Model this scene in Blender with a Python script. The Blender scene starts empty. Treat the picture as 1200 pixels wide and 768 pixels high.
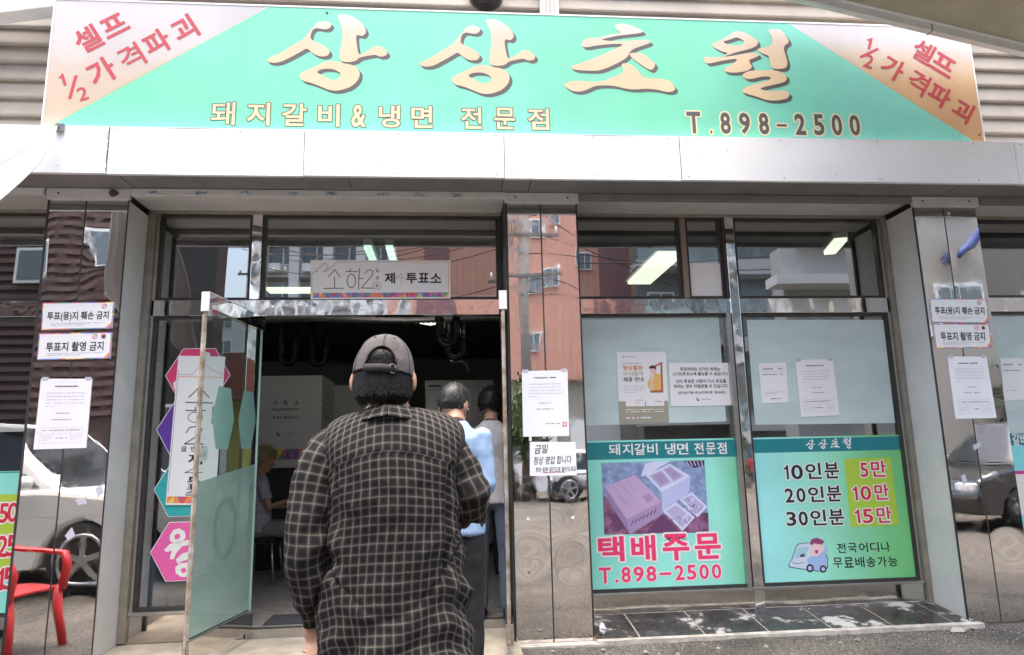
import bpy, bmesh, math, random
import numpy as np
from mathutils import Vector, Matrix, noise
from mathutils.geometry import tessellate_polygon
random.seed(7)
SC = bpy.context.scene
COL = SC.collection
# ------------------------------------------------------------------ camera
D0, HC = 4.8, 1.22
FPX, YAW, PITCH, ROLL = 812.3, .0879, .18214, -.02298
_cy,_sy,_cp,_sp,_cr,_sr = math.cos(YAW),math.sin(YAW),math.cos(PITCH),math.sin(PITCH),math.cos(ROLL),math.sin(ROLL)
FW = Vector((_sy*_cp,_cy*_cp,_sp)); RT = Vector((_cy,-_sy,0)); UP = RT.cross(FW)
R2 = _cr*RT+_sr*UP; U2 = -_sr*RT+_cr*UP
cd = bpy.data.cameras.new('camera'); cam = bpy.data.objects.new('camera', cd); COL.objects.link(cam)
cam.matrix_world = Matrix(((R2.x,U2.x,-FW.x,0),(R2.y,U2.y,-FW.y,-D0),(R2.z,U2.z,-FW.z,HC),(0,0,0,1)))
cd.sensor_width = 36; cd.lens = FPX/1200*36; cd.clip_start = .05; cd.clip_end = 2000
SC.camera = cam
# ------------------------------------------------------------------ sky, sun, exposure
w = bpy.data.worlds.new('World'); SC.world = w; w.use_nodes = True
nt = w.node_tree; bg = nt.nodes['Background']
sk = nt.nodes.new('ShaderNodeTexSky'); sk.sky_type = 'NISHITA'; sk.sun_disc = False
EL, AZ = math.radians(84), math.radians(200)
sk.sun_elevation = EL; sk.sun_rotation = AZ; sk.dust_density = 6; sk.air_density = 1.3; sk.ozone_density = .6
nt.links.new(sk.outputs[0], bg.inputs[0]); bg.inputs[1].default_value = .15
sl = bpy.data.lights.new('sun','SUN'); sl.energy = 1.5; sl.angle = math.radians(75); sl.color = (1,.965,.92)
so = bpy.data.objects.new('sun', sl); COL.objects.link(so)
sd = Vector((math.sin(AZ)*math.cos(EL), math.cos(AZ)*math.cos(EL), math.sin(EL)))
so.rotation_euler = (-sd).to_track_quat('-Z','Y').to_euler(); so.location = (0,-20,30)
SC.view_settings.view_transform = 'Standard'; SC.view_settings.look = 'None'
SC.view_settings.exposure = 2.0; SC.view_settings.gamma = 1
SC.cycles.max_bounces = 8; SC.cycles.transparent_max_bounces = 12

# ------------------------------------------------------------------ placing helpers (a place on a known wall plane)
def ray(px, py): return FW*FPX+(px-600)*R2-(py-384)*U2
def fz(px, py, Y=0.0):
    d = ray(px,py); t = (Y+D0)/d.y; return Vector((d.x*t, Y, HC+d.z*t))
def mz(px, py, V):            # where a thing stands in the street if its mirror image lies V metres behind the shop front
    v = fz(px,py,V); return Vector((v.x,-V,v.z))

# ------------------------------------------------------------------ materials
MATS = {}
def mat(name, col, rough=.6, metal=0, vary=0, vscale=8, bump=0, bscale=40, col2=None, spec=None, coat=0, alpha=None):
    if name in MATS: return MATS[name]
    m = bpy.data.materials.new(name); m.use_nodes = True; N = m.node_tree.nodes; L = m.node_tree.links
    b = N['Principled BSDF']; b.inputs['Base Color'].default_value = (*col,1)
    b.inputs['Roughness'].default_value = rough; b.inputs['Metallic'].default_value = metal
    if spec is not None: b.inputs['Specular IOR Level'].default_value = spec
    if coat: b.inputs['Coat Weight'].default_value = coat
    tc = N.new('ShaderNodeTexCoord')
    if vary or col2:
        n = N.new('ShaderNodeTexNoise'); n.inputs['Scale'].default_value = vscale; n.inputs['Detail'].default_value = 6; n.inputs['Roughness'].default_value = .62
        L.new(tc.outputs['Object'], n.inputs['Vector'])
        r = N.new('ShaderNodeValToRGB'); r.color_ramp.elements[0].position = .36; r.color_ramp.elements[1].position = .66
        c2 = col2 if col2 else tuple(c*(1-vary) for c in col)
        r.color_ramp.elements[0].color = (*c2,1); r.color_ramp.elements[1].color = (*col,1)
        L.new(n.outputs['Fac'], r.inputs[0]); L.new(r.outputs[0], b.inputs['Base Color'])
    if bump:
        n2 = N.new('ShaderNodeTexNoise'); n2.inputs['Scale'].default_value = bscale; n2.inputs['Detail'].default_value = 5
        L.new(tc.outputs['Object'], n2.inputs['Vector'])
        bp = N.new('ShaderNodeBump'); bp.inputs['Strength'].default_value = bump; bp.inputs['Distance'].default_value = .01
        L.new(n2.outputs['Fac'], bp.inputs['Height']); L.new(bp.outputs[0], b.inputs['Normal'])
    MATS[name] = m; return m
def mat_mirror(name, col, rough, strength, scale=(3,3,1.2)):
    m = mat(name, col, rough, 1); N = m.node_tree.nodes; L = m.node_tree.links; b = N['Principled BSDF']
    tc = N.new('ShaderNodeTexCoord'); mp = N.new('ShaderNodeMapping'); mp.inputs['Scale'].default_value = scale
    n = N.new('ShaderNodeTexNoise'); n.inputs['Scale'].default_value = 1; n.inputs['Detail'].default_value = 1.5
    bp = N.new('ShaderNodeBump'); bp.inputs['Strength'].default_value = strength; bp.inputs['Distance'].default_value = .02
    L.new(tc.outputs['Object'], mp.inputs[0]); L.new(mp.outputs[0], n.inputs['Vector']); L.new(n.outputs['Fac'], bp.inputs['Height']); L.new(bp.outputs[0], b.inputs['Normal'])
    n2 = N.new('ShaderNodeTexNoise'); n2.inputs['Scale'].default_value = 14; n2.inputs['Detail'].default_value = 8
    r = N.new('ShaderNodeMapRange'); r.inputs[1].default_value = .45; r.inputs[2].default_value = .8; r.inputs[3].default_value = rough; r.inputs[4].default_value = rough+.1
    L.new(tc.outputs['Object'], n2.inputs['Vector']); L.new(n2.outputs['Fac'], r.inputs[0]); L.new(r.outputs[0], b.inputs['Roughness'])
    return m
def mat_glass(name, tint, ior, dirt=.03):
    m = bpy.data.materials.new(name); m.use_nodes = True; N = m.node_tree.nodes; L = m.node_tree.links
    N.remove(N['Principled BSDF']); out = N['Material Output']
    t = N.new('ShaderNodeBsdfTransparent'); t.inputs[0].default_value = (*tint,1)
    g = N.new('ShaderNodeBsdfGlossy'); g.inputs['Roughness'].default_value = 0
    lw = N.new('ShaderNodeLayerWeight'); lw.inputs[0].default_value = .5; pw = N.new('ShaderNodeMath'); pw.operation = 'POWER'; pw.inputs[1].default_value = 5; L.new(lw.outputs['Facing'], pw.inputs[0])
    f = N.new('ShaderNodeMath'); f.operation = 'MULTIPLY_ADD'; f.use_clamp = True; f.inputs[1].default_value = 1-ior; f.inputs[2].default_value = ior; L.new(pw.outputs[0], f.inputs[0])
    mx = N.new('ShaderNodeMixShader'); L.new(f.outputs[0], mx.inputs[0]); L.new(t.outputs[0], mx.inputs[1]); L.new(g.outputs[0], mx.inputs[2])
    d = N.new('ShaderNodeBsdfDiffuse'); d.inputs[0].default_value = (.55,.55,.52,1)
    tc = N.new('ShaderNodeTexCoord'); n = N.new('ShaderNodeTexNoise'); n.inputs['Scale'].default_value = 5; n.inputs['Detail'].default_value = 8
    L.new(tc.outputs['Object'], n.inputs['Vector'])
    r = N.new('ShaderNodeMapRange'); r.inputs[1].default_value = .4; r.inputs[2].default_value = .8; r.inputs[3].default_value = dirt*.3; r.inputs[4].default_value = dirt*2
    L.new(n.outputs['Fac'], r.inputs[0])
    m2 = N.new('ShaderNodeMixShader'); L.new(r.outputs[0], m2.inputs[0]); L.new(mx.outputs[0], m2.inputs[1]); L.new(d.outputs[0], m2.inputs[2]); L.new(m2.outputs[0], out.inputs[0])
    # slight waviness of the panes
    n3 = N.new('ShaderNodeTexNoise'); n3.inputs['Scale'].default_value = 1.3; n3.inputs['Detail'].default_value = 0
    bp = N.new('ShaderNodeBump'); bp.inputs['Strength'].default_value = .05; bp.inputs['Distance'].default_value = .02
    L.new(tc.outputs['Object'], n3.inputs['Vector']); L.new(n3.outputs['Fac'], bp.inputs['Height']); L.new(bp.outputs[0], g.inputs['Normal'])
    MATS[name] = m; return m
def mat_emit(name, col, s):
    m = bpy.data.materials.new(name); m.use_nodes = True; b = m.node_tree.nodes['Principled BSDF']
    b.inputs['Base Color'].default_value = (*col,1); b.inputs['Emission Color'].default_value = (*col,1); b.inputs['Emission Strength'].default_value = s
    MATS[name] = m; return m
def mat_film(name, col, trans):
    m = bpy.data.materials.new(name); m.use_nodes = True; N = m.node_tree.nodes; L = m.node_tree.links
    b = N['Principled BSDF']; b.inputs['Base Color'].default_value = (*col,1); b.inputs['Roughness'].default_value = .25
    tr = N.new('ShaderNodeBsdfTranslucent'); tr.inputs[0].default_value = (*col,1); tp = N.new('ShaderNodeBsdfTransparent')
    a = N.new('ShaderNodeMixShader'); a.inputs[0].default_value = .12; L.new(b.outputs[0], a.inputs[1]); L.new(tr.outputs[0], a.inputs[2])
    c = N.new('ShaderNodeMixShader'); c.inputs[0].default_value = trans; L.new(a.outputs[0], c.inputs[1]); L.new(tp.outputs[0], c.inputs[2])
    L.new(c.outputs[0], N['Material Output'].inputs[0])
    tc = N.new('ShaderNodeTexCoord'); n = N.new('ShaderNodeTexNoise'); n.inputs['Scale'].default_value = 2.2; n.inputs['Detail'].default_value = 6
    mp = N.new('ShaderNodeMapping'); mp.inputs['Scale'].default_value = (1,1,3); L.new(tc.outputs['Object'], mp.inputs[0]); L.new(mp.outputs[0], n.inputs['Vector'])
    r = N.new('ShaderNodeValToRGB'); r.color_ramp.elements[0].position = .35; r.color_ramp.elements[1].position = .7
    r.color_ramp.elements[0].color = (*[x*.86 for x in col],1); r.color_ramp.elements[1].color = (*col,1)
    L.new(n.outputs['Fac'], r.inputs[0]); L.new(r.outputs[0], b.inputs['Base Color'])
    MATS[name] = m; return m

# ------------------------------------------------------------------ mesh building
class MB:
    def __init__(s): s.v=[]; s.f=[]; s.uv=[]; s.sm=[]
    def add(s, vs, fs, uvs=None, smooth=False):
        o=len(s.v); s.v += [tuple(p) for p in vs]; s.f += [tuple(i+o for i in f) for f in fs]
        s.uv += list(uvs) if uvs is not None else [(0,0)]*len(vs); s.sm += [smooth]*len(fs); return s
    def box(s, x0,x1,y0,y1,z0,z1):
        if x0>x1: x0,x1=x1,x0
        if y0>y1: y0,y1=y1,y0
        if z0>z1: z0,z1=z1,z0
        return s.add([(x0,y0,z0),(x1,y0,z0),(x1,y1,z0),(x0,y1,z0),(x0,y0,z1),(x1,y0,z1),(x1,y1,z1),(x0,y1,z1)],
          [(0,3,2,1),(4,5,6,7),(0,1,5,4),(1,2,6,5),(2,3,7,6),(3,0,4,7)])
    def quad(s,a,b,c,d): return s.add([a,b,c,d],[(0,1,2,3)])
    def bar(s, a, b, wd, h, up=(0,0,1)):     # rectangular bar from a to b
        a=Vector(a); b=Vector(b); d=(b-a).normalized(); u=Vector(up); r=d.cross(u)
        if r.length<1e-5: r=d.cross(Vector((1,0,0)))
        r.normalize(); u=r.cross(d)
        vs=[]
        for p in (a,b):
            for i,j in ((-1,-1),(1,-1),(1,1),(-1,1)): vs.append(p+r*wd/2*i+u*h/2*j)
        return s.add(vs,[(0,1,2,3),(7,6,5,4),(0,4,5,1),(1,5,6,2),(2,6,7,3),(3,7,4,0)])
    def tube(s, pts, rad, n=8, cap=True, uscale=1, prof=None, vary=None):
        pts=[Vector(p) for p in pts]; m=len(pts)
        rs=rad if isinstance(rad,(list,tuple)) else [rad]*m
        T=[(pts[min(i+1,m-1)]-pts[max(i-1,0)]).normalized() for i in range(m)]
        up=Vector((0,0,1)) if abs(T[0].z)<.9 else Vector((0,1,0)); u=T[0].cross(up).normalized(); vs=[]; uv=[]; vv=0
        for i in range(m):
            u=(u-T[i]*u.dot(T[i])).normalized(); q=T[i].cross(u)
            if i: vv+=(pts[i]-pts[i-1]).length
            for k in range(n+1):
                a=2*math.pi*k/n; r=rs[i]
                ra,rb=(r if isinstance(r,tuple) else (r,r))
                p=pts[i]+u*(math.cos(a)*ra)+q*(math.sin(a)*rb)
                if vary: p=vary(p,i/(m-1),a,(p-pts[i]).normalized())
                vs.append(p); uv.append((k/n*uscale,vv))
        fs=[(i*(n+1)+k,i*(n+1)+k+1,(i+1)*(n+1)+k+1,(i+1)*(n+1)+k) for i in range(m-1) for k in range(n)]
        if cap:
            fs.append(tuple(range(n-1,-1,-1))); fs.append(tuple((m-1)*(n+1)+k for k in range(n)))
        return s.add(vs,fs,uv,True)
    def ball(s, c, r, nu=12, nv=8, rot=None):
        c=Vector(c); r=r if isinstance(r,(tuple,list)) else (r,r,r); vs=[]; fs=[]
        for j in range(nv+1):
            t=math.pi*j/nv
            for i in range(nu):
                a=2*math.pi*i/nu; p=Vector((math.sin(t)*math.cos(a)*r[0],math.sin(t)*math.sin(a)*r[1],math.cos(t)*r[2]))
                if rot: p=rot@p
                vs.append(c+p)
        for j in range(nv):
            for i in range(nu): fs.append((j*nu+i,(j+1)*nu+i,(j+1)*nu+(i+1)%nu,j*nu+(i+1)%nu))
        return s.add(vs,fs,None,True)
    def poly(s, outer, holes=(), flip=False):
        loops=[[Vector(p) for p in outer]]+[[Vector(p) for p in h] for h in holes]
        tri=tessellate_polygon(loops); flat=[p for l in loops for p in l]
        return s.add(flat,[tuple(t) for t in tri])
    def prism(s, outline, y0, y1):           # outline of (x,z) extruded along y
        n=len(outline); vs=[(x,y0,z) for x,z in outline]+[(x,y1,z) for x,z in outline]
        tri=tessellate_polygon([[Vector((x,z,0)) for x,z in outline]])
        fs=[tuple(t) for t in tri]+[tuple(i+n for i in t[::-1]) for t in tri]+[(i,(i+1)%n,(i+1)%n+n,i+n) for i in range(n)]
        return s.add(vs,fs)
    def build(s, name, m, parent=None, bevel=0, uv=False, local=False, smooth=None, fixn=True):
        me=bpy.data.meshes.new(name)
        off=Vector((0,0,0))
        if parent is not None and not local:
            q=parent
            while q is not None: off+=q.location; q=q.parent
        me.from_pydata([(a-off.x,b-off.y,c-off.z) for a,b,c in s.v],[],s.f)
        me.polygons.foreach_set('use_smooth',[x if smooth is None else smooth for x in s.sm])
        if uv:
            l=me.uv_layers.new(name='UVMap'); arr=np.array(s.uv,dtype=np.float32)
            idx=np.empty(len(me.loops),dtype=np.int32); me.loops.foreach_get('vertex_index',idx); l.data.foreach_set('uv',arr[idx].ravel())
        me.validate()
        if fixn:
            bm=bmesh.new(); bm.from_mesh(me); bmesh.ops.recalc_face_normals(bm,faces=bm.faces); bm.to_mesh(me); bm.free()
        me.materials.append(m if not isinstance(m,str) else MATS[m])
        o=bpy.data.objects.new(name,me); COL.objects.link(o)
        if parent is not None: o.parent=parent
        if name in ('screw','speck','film_print','photo','van_picture','drawing','print','tape','rib_pair'): o['kind']='stuff'
        if bevel:
            b=o.modifiers.new('bevel','BEVEL'); b.width=bevel; b.segments=2; b.limit_method='ANGLE'
        return o
def B(*a): return MB().box(*a)
def tag(o,label,cat,group=None,kind=None):
    if label: o['label']=label
    if cat: o['category']=cat
    if group: o['group']=group
    if kind: o['kind']=kind
    return o
def thing(name,label,cat,loc=(0,0,0),group=None,rz=0):
    o=bpy.data.objects.new(name,None); COL.objects.link(o); o.location=loc; o.empty_display_size=.1; o.rotation_euler=(0,0,rz)
    return tag(o,label,cat,group)
def structure(o): o['kind']='structure'; return o
def dup(o,parent=None):
    c=o.copy(); COL.objects.link(c); c.parent=parent
    for ch in list(o.children): dup(ch,c)
    return c
def remesh(mb, name, m, parent, voxel=.008, smooth=3, local=False, disp=None):
    """one continuous surface grown round a set of overlapping volumes"""
    o=mb.build(name,m,parent,local=local,fixn=False)
    r=o.modifiers.new('r','REMESH'); r.mode='VOXEL'; r.voxel_size=voxel; r.use_smooth_shade=True
    s_=o.modifiers.new('s','SMOOTH'); s_.iterations=smooth; s_.factor=.5
    dg=bpy.context.evaluated_depsgraph_get(); me=bpy.data.meshes.new_from_object(o.evaluated_get(dg))
    o.modifiers.clear(); old=o.data; o.data=me; bpy.data.meshes.remove(old); me.name=name
    if disp:
        me.calc_loop_triangles()
        ns=[v.normal.copy() for v in me.vertices]
        for v,nn in zip(me.vertices,ns): v.co=v.co+nn*disp(v.co)
    me.polygons.foreach_set('use_smooth',[True]*len(me.polygons))
    if not me.materials: me.materials.append(m if not isinstance(m,str) else MATS[m])
    return o

# text -> flat mesh, cached and normalised to its own box
_txt={}
def text_mesh(body, off=0.0, sp=1.0, shear=0.0):
    k=(body,off,sp,shear)
    if k in _txt: return _txt[k]
    if body=='1' and off>0:
        P=[(.50,0),(1,0),(1,1),(.62,1),(.50,.90),(.28,.83),(0,.80),(0,.69),(.50,.69)]
        _txt[k]=(np.array(P),[tuple(t) for t in tessellate_polygon([[Vector((*p,0)) for p in P]])],.42); return _txt[k]
    cu=bpy.data.curves.new('t','FONT'); cu.body=body; cu.offset=off; cu.size=1; cu.space_character=sp; cu.shear=shear; cu.resolution_u=3
    o=bpy.data.objects.new('t',cu)
    me=bpy.data.meshes.new_from_object(o)
    v=np.array([x.co[:2] for x in me.vertices]); f=[tuple(p.vertices) for p in me.polygons]
    bpy.data.objects.remove(o); bpy.data.curves.remove(cu); bpy.data.meshes.remove(me)
    lo=v.min(0); hi=v.max(0); ext=hi-lo; ext[ext<1e-6]=1
    _txt[k]=((v-lo)/ext,f,ext[0]/ext[1]); return _txt[k]
class Sheet:
    """a flat printed surface: u runs right, v runs down, corners tl tr br bl"""
    def __init__(s,tl,tr,br,bl):
        s.c=[Vector(p) for p in (tl,tr,br,bl)]; n=(s.c[1]-s.c[0]).cross(s.c[3]-s.c[0]).normalized()
        s.n=n if n.y<0 or abs(n.y)<1e-3 else -n; s.layers={}; s.k=0; s.split=False
        s.W=(s.c[1]-s.c[0]).length; s.H=(s.c[3]-s.c[0]).length
    def pt(s,u,v,h=0):
        a,b,c,d=s.c; return (a*(1-u)+b*u)*(1-v)+(d*(1-u)+c*u)*v+s.n*h
    def inv(s,p):   # facade point to u,v (sheets that are close to rectangles)
        a,b,c,d=s.c; u=v=.5
        for _ in range(8):
            q=s.pt(u,v); du=(b-a)*(1-v)+(c-d)*v; dv=(d-a)*(1-u)+(c-b)*u; e=p-q
            u+=e.dot(du)/du.length_squared; v+=e.dot(dv)/dv.length_squared
        return u,v
    def mb(s,m,h,key=None):
        key=key or (m,h)
        if key not in s.layers: s.layers[key]=(MB(),m)
        return s.layers[key][0]
    def text(s,body,u0,v0,u1,v1,m,off=.02,sp=1.0,h=.0012,rot=0,halo=None,hw=.004,hm=None,shear=0,part='lettering',keep=False):
        vv,ff,asp=text_mesh(body,off,sp,shear)
        W,H=s.W,s.H; cu,cv=(u0+u1)/2*W,(v0+v1)/2*H; w_,h_=(u1-u0)*W,(v1-v0)*H
        if keep: w_=h_*asp
        ca,sa=math.cos(rot),math.sin(rot)
        def put(dx,dy,hh,mm,pn):
            pts=[]
            for a,b in vv:
                x=(a-.5)*w_; y=(.5-b)*h_
                X=cu+x*ca+y*sa+dx; Y=cv-x*sa+y*ca+dy
                pts.append(s.pt(X/W,Y/H,hh))
            s.mb(mm,hh,(pn,mm)).add(pts,ff)
        if s.split and part=='lettering': s.k+=1; part=('letter',s.k)
        op=(part[0]+'_outline' if isinstance(part,tuple) else part+'_outline')
        if halo:
            for k in range(12): put(hw*math.cos(k*math.pi/6),hw*math.sin(k*math.pi/6),h-.0004-k*.00002,halo,op)
        put(0,0,h,m,part)
    def rect(s,u0,v0,u1,v1,m,h=.0006,part='print'):
        s.mb(m,h,(part,m)).quad(s.pt(u0,v0,h),s.pt(u1,v0,h),s.pt(u1,v1,h),s.pt(u0,v1,h))
    def poly(s,pts,m,h=.0006,part='print',holes=()):
        s.mb(m,h,(part,m)).poly([s.pt(u,v,h) for u,v in pts],[[s.pt(u,v,h) for u,v in q] for q in holes])
    def line(s,pts,wd,m,h=.001,part='print'):
        b=s.mb(m,h,(part,m))
        for (u0,v0),(u1,v1) in zip(pts[:-1],pts[1:]):
            a=s.pt(u0,v0,h); c=s.pt(u1,v1,h); d=(c-a)
            if d.length<1e-6: continue
            d.normalize(); r=d.cross(s.n)*wd/2; a=a-d*wd*.4; c=c+d*wd*.4
            b.quad(a-r,c-r,c+r,a+r)
    def fine(s,u0,v0,u1,v1,rows,m,h=.001,fill=.45,seed=1,last=.6,part='fine_print'):
        """rows of print too small to read in the photograph: short dashes"""
        R=random.Random(seed); dv=(v1-v0)/rows; b=s.mb(m,h,(part,m))
        for i in range(rows):
            e=u1 if i<rows-1 else u0+(u1-u0)*last; u=u0; ht=dv*fill
            while u<e:
                l=min(R.uniform(.5,1.1)*ht*s.H/s.W*1.1,e-u); va=v0+i*dv+R.uniform(0,.12)*ht
                if R.random()<.86: b.quad(s.pt(u,va,h),s.pt(u+l,va,h),s.pt(u+l,va+ht*R.uniform(.75,1),h),s.pt(u,va+ht*R.uniform(.8,1),h))
                u+=l+.25*ht*s.H/s.W
    def finish(s,parent):
        for (key,(mb,m)) in s.layers.items():
            nm=key[0][0] if isinstance(key[0],tuple) else key[0]
            o=mb.build(nm,m,parent,fixn=False)
            if nm in ('fine_print','stain','triangles','border','heading') or (nm.startswith('letter') and not isinstance(key[0],tuple)): o['kind']='stuff'
def slab(tl,tr,br,bl,name,m,parent,th=.002,n=None,bevel=0):
    c=[Vector(p) for p in (tl,tr,br,bl)]; nn=(c[1]-c[0]).cross(c[3]-c[0]).normalized(); nn=nn if nn.y<0 or abs(nn.y)<1e-3 else -nn
    if n is not None: nn=n
    b=MB(); vs=c+[p-nn*th for p in c]
    b.add(vs,[(0,1,2,3),(7,6,5,4),(0,4,5,1),(1,5,6,2),(2,6,7,3),(3,7,4,0)]); return b.build(name,m,parent,bevel=bevel)
def centre(cs): 
    q=Vector((0,0,0))
    for c in cs: q+=Vector(c)
    return q/len(cs)
def paper(name,label,cat,px,Y,m='paper',group=None,th=.0012,part='sheet'):
    cs=[fz(*p,Y) for p in px]
    t=thing(name,label,cat,(cs[3]+cs[2])/2,group); slab(*cs,part,MATS[m] if isinstance(m,str) else m,t,th)
    s=Sheet(*cs); s.t=t; return s
def chaikin(p,k=2):
    for _ in range(k):
        q=[]
        for i in range(len(p)):
            a=p[i]; b=p[(i+1)%len(p)]
            q.append((a[0]*.75+b[0]*.25,a[1]*.75+b[1]*.25)); q.append((a[0]*.25+b[0]*.75,a[1]*.25+b[1]*.75))
        p=q
    return p
# ------------------------------------------------------------------ palette
mat('concrete',(.42,.37,.30),.85,vary=.35,vscale=5,bump=.35,bscale=60)
mat('concrete_edge',(.55,.52,.47),.85,vary=.45,vscale=9,bump=.5,bscale=50)
mat('siding',(.29,.255,.215),.55,vary=.22,vscale=2.5,bump=.08,bscale=200)
mat('siding_trim',(.62,.60,.56),.5,vary=.15,vscale=6)
mat('fascia_white',(.82,.83,.85),.38,vary=.07,vscale=1.6,bump=.06,bscale=3)
mat('soffit_grey',(.22,.215,.21),.6,vary=.2,vscale=5)
mat('grime',(.12,.09,.07),.9,vary=.4,vscale=40)
mat('trim_white',(.62,.61,.60),.5,vary=.12,vscale=8)
mat('frame_beige',(.34,.31,.26),.4,.35,vary=.25,vscale=10)
mat('frame_steel',(.50,.49,.47),.28,.9,vary=.15,vscale=10)
mat('frame_dark',(.045,.042,.04),.45,vary=.3,vscale=10)
mat('frame_brown',(.30,.22,.18),.4,.4)
mat('reveal_white',(.66,.66,.64),.5,vary=.1,vscale=5)
mat_mirror('mirror_steel',(.80,.77,.75),.012,.06,(1.6,1.6,.9))
mat_mirror('mirror_band',(.80,.78,.76),.03,.35,(4,4,3))
mat_mirror('mirror_dark',(.55,.52,.48),.05,.10,(3,3,3))
mat_glass('glass',(.86,.90,.88),.44,.012)
mat_glass('door_glass',(.82,.93,.90),.16,.03)
mat_film('paper_screen',(.68,.83,.83),.02)
mat_film('frosted_film',(.47,.58,.545),.06)
mat_film('hexagon_film',(.44,.66,.61),.03)
mat('paper',(.86,.86,.90),.6,vary=.03,vscale=6,bump=.15,bscale=18)
mat('card_white',(.84,.84,.86),.5)
mat('ink_black',(.02,.02,.022),.6)
mat('ink_dark',(.07,.065,.065),.6)
mat('ink_grey',(.32,.31,.36),.6)
mat('ink_light',(.52,.52,.60),.6)
mat('ink_red',(.60,.05,.08),.5)
mat('ink_seal',(.75,.25,.30),.5)
mat('ink_white',(.82,.82,.82),.5)
mat('ink_orange',(.75,.28,.12),.5)
mat('ink_tan',(.50,.45,.36),.5)
mat('poster_khaki',(.36,.34,.27),.5)
mat('coat_yellow',(.85,.50,.14),.5); mat('skin_print',(.80,.55,.48),.5); mat('frame_print',(.45,.15,.07),.5); mat('hair_print',(.10,.03,.03),.5)
mat('sticker_red',(.72,.05,.17),.4); mat('sticker_pink',(.80,.13,.42),.4); mat('sticker_teal',(.03,.40,.42),.4); mat('sticker_purple',(.11,.04,.33),.4)
for n_,c_ in {'tri_red':(.70,.10,.10),'tri_orange':(.85,.28,.08),'tri_yellow':(.90,.62,.15),'tri_pink':(.75,.15,.40),'tri_purple':(.28,.12,.42),'tri_blue':(.15,.25,.70),'tri_green':(.12,.35,.28)}.items(): mat(n_,c_,.5)
mat('sign_red',(.50,.055,.075),.5,vary=.12,vscale=30)
mat('sign_shadow',(.095,.088,.092),.5)
mat('letter_outline',(.70,.66,.42),.5)
mat('plastic_red',(.62,.03,.035),.35,vary=.1,vscale=20)
mat('canvas_white',(.42,.42,.43),.7,vary=.08,vscale=3,bump=.1,bscale=9)
mat('canvas_beige',(.42,.38,.28),.8,vary=.18,vscale=3)
mat('black_plastic',(.012,.012,.012),.3)
mat('grey_metal',(.30,.30,.31),.4,.8,vary=.2,vscale=14)
mat('grout',(.42,.36,.29),.9,vary=.4,vscale=30)

def ramp2(name, stops, axis='Z', lo=0, hi=1, nscale=7, namt=.25, rough=.45, speck=None):
    """printed board whose print (on the right poster also shade) fades from one colour to another along an axis, broken up by wear"""
    m=bpy.data.materials.new(name); m.use_nodes=True; N=m.node_tree.nodes; L=m.node_tree.links; b=N['Principled BSDF']; b.inputs['Roughness'].default_value=rough
    g=N.new('ShaderNodeNewGeometry'); sx=N.new('ShaderNodeSeparateXYZ'); L.new(g.outputs['Position'],sx.inputs[0])
    mr=N.new('ShaderNodeMapRange'); mr.inputs[1].default_value=lo; mr.inputs[2].default_value=hi; L.new(sx.outputs[axis],mr.inputs[0])
    n=N.new('ShaderNodeTexNoise'); n.inputs['Scale'].default_value=nscale; n.inputs['Detail'].default_value=10; n.inputs['Roughness'].default_value=.75; L.new(g.outputs['Position'],n.inputs['Vector'])
    ma=N.new('ShaderNodeMath'); ma.operation='MULTIPLY_ADD'; ma.inputs[1].default_value=namt; L.new(n.outputs['Fac'],ma.inputs[0]); 
    s2=N.new('ShaderNodeMath'); s2.operation='SUBTRACT'; s2.inputs[1].default_value=namt/2; L.new(mr.outputs[0],s2.inputs[0]); L.new(s2.outputs[0],ma.inputs[2])
    r=N.new('ShaderNodeValToRGB'); e=r.color_ramp.elements
    while len(e)<len(stops): e.new(.5)
    for x,(p,c) in zip(e,stops): x.position=p; x.color=(*c,1)
    L.new(ma.outputs[0],r.inputs[0])
    wv=N.new('ShaderNodeTexNoise'); wv.inputs['Scale'].default_value=2.2; wv.inputs['Detail'].default_value=7; L.new(g.outputs['Position'],wv.inputs['Vector']); hs=N.new('ShaderNodeHueSaturation'); mq=N.new('ShaderNodeMapRange'); mq.inputs[1].default_value=.3; mq.inputs[2].default_value=.7; mq.inputs[3].default_value=.90; mq.inputs[4].default_value=1.05; L.new(wv.outputs['Fac'],mq.inputs[0]); L.new(mq.outputs[0],hs.inputs['Value']); L.new(r.outputs[0],hs.inputs['Color']); L.new(hs.outputs[0],b.inputs['Base Color'])
    bp=N.new('ShaderNodeBump'); bp.inputs['Strength'].default_value=.25; bp.inputs['Distance'].default_value=.01; L.new(wv.outputs['Fac'],bp.inputs['Height']); L.new(bp.outputs[0],b.inputs['Normal'])
    MATS[name]=m; return m
MINT=(.175,.63,.40); MINT2=(.20,.65,.48); MINT3=(.21,.62,.54)
ramp2('sign_mint',[(0,MINT),(.45,MINT2),(.62,MINT),(.85,MINT3),(1,(.22,.64,.56))],'X',-2.7,3.95,1.2,.3)
ramp2('sign_corner_left',[(0,(.50,.46,.38)),(.18,(.54,.42,.31)),(.42,(.57,.46,.37)),(.6,(.56,.51,.49)),(1,(.56,.54,.56))],'Z',3.4,4.36,22,.5)
ramp2('sign_corner_right',[(0,(.60,.34,.18)),(.5,(.60,.39,.22)),(.68,(.61,.47,.34)),(.85,(.60,.56,.55)),(1,(.62,.59,.60))],'Z',3.4,4.36,26,.35)
ramp2('sign_cream',[(0,(.72,.57,.36)),(.5,(.71,.53,.34)),(.78,(.68,.54,.42)),(1,(.70,.64,.60))],'Z',3.62,4.33,40,.4)
CY=(.30,.80,.80)
ramp2('poster_left_body',[(0,(.28,.80,.68)),(.5,(.32,.82,.72)),(.78,(.33,.82,.68)),(1,(.16,.62,.32))],'X',.99,2.25,2,.12,.3)
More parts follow.
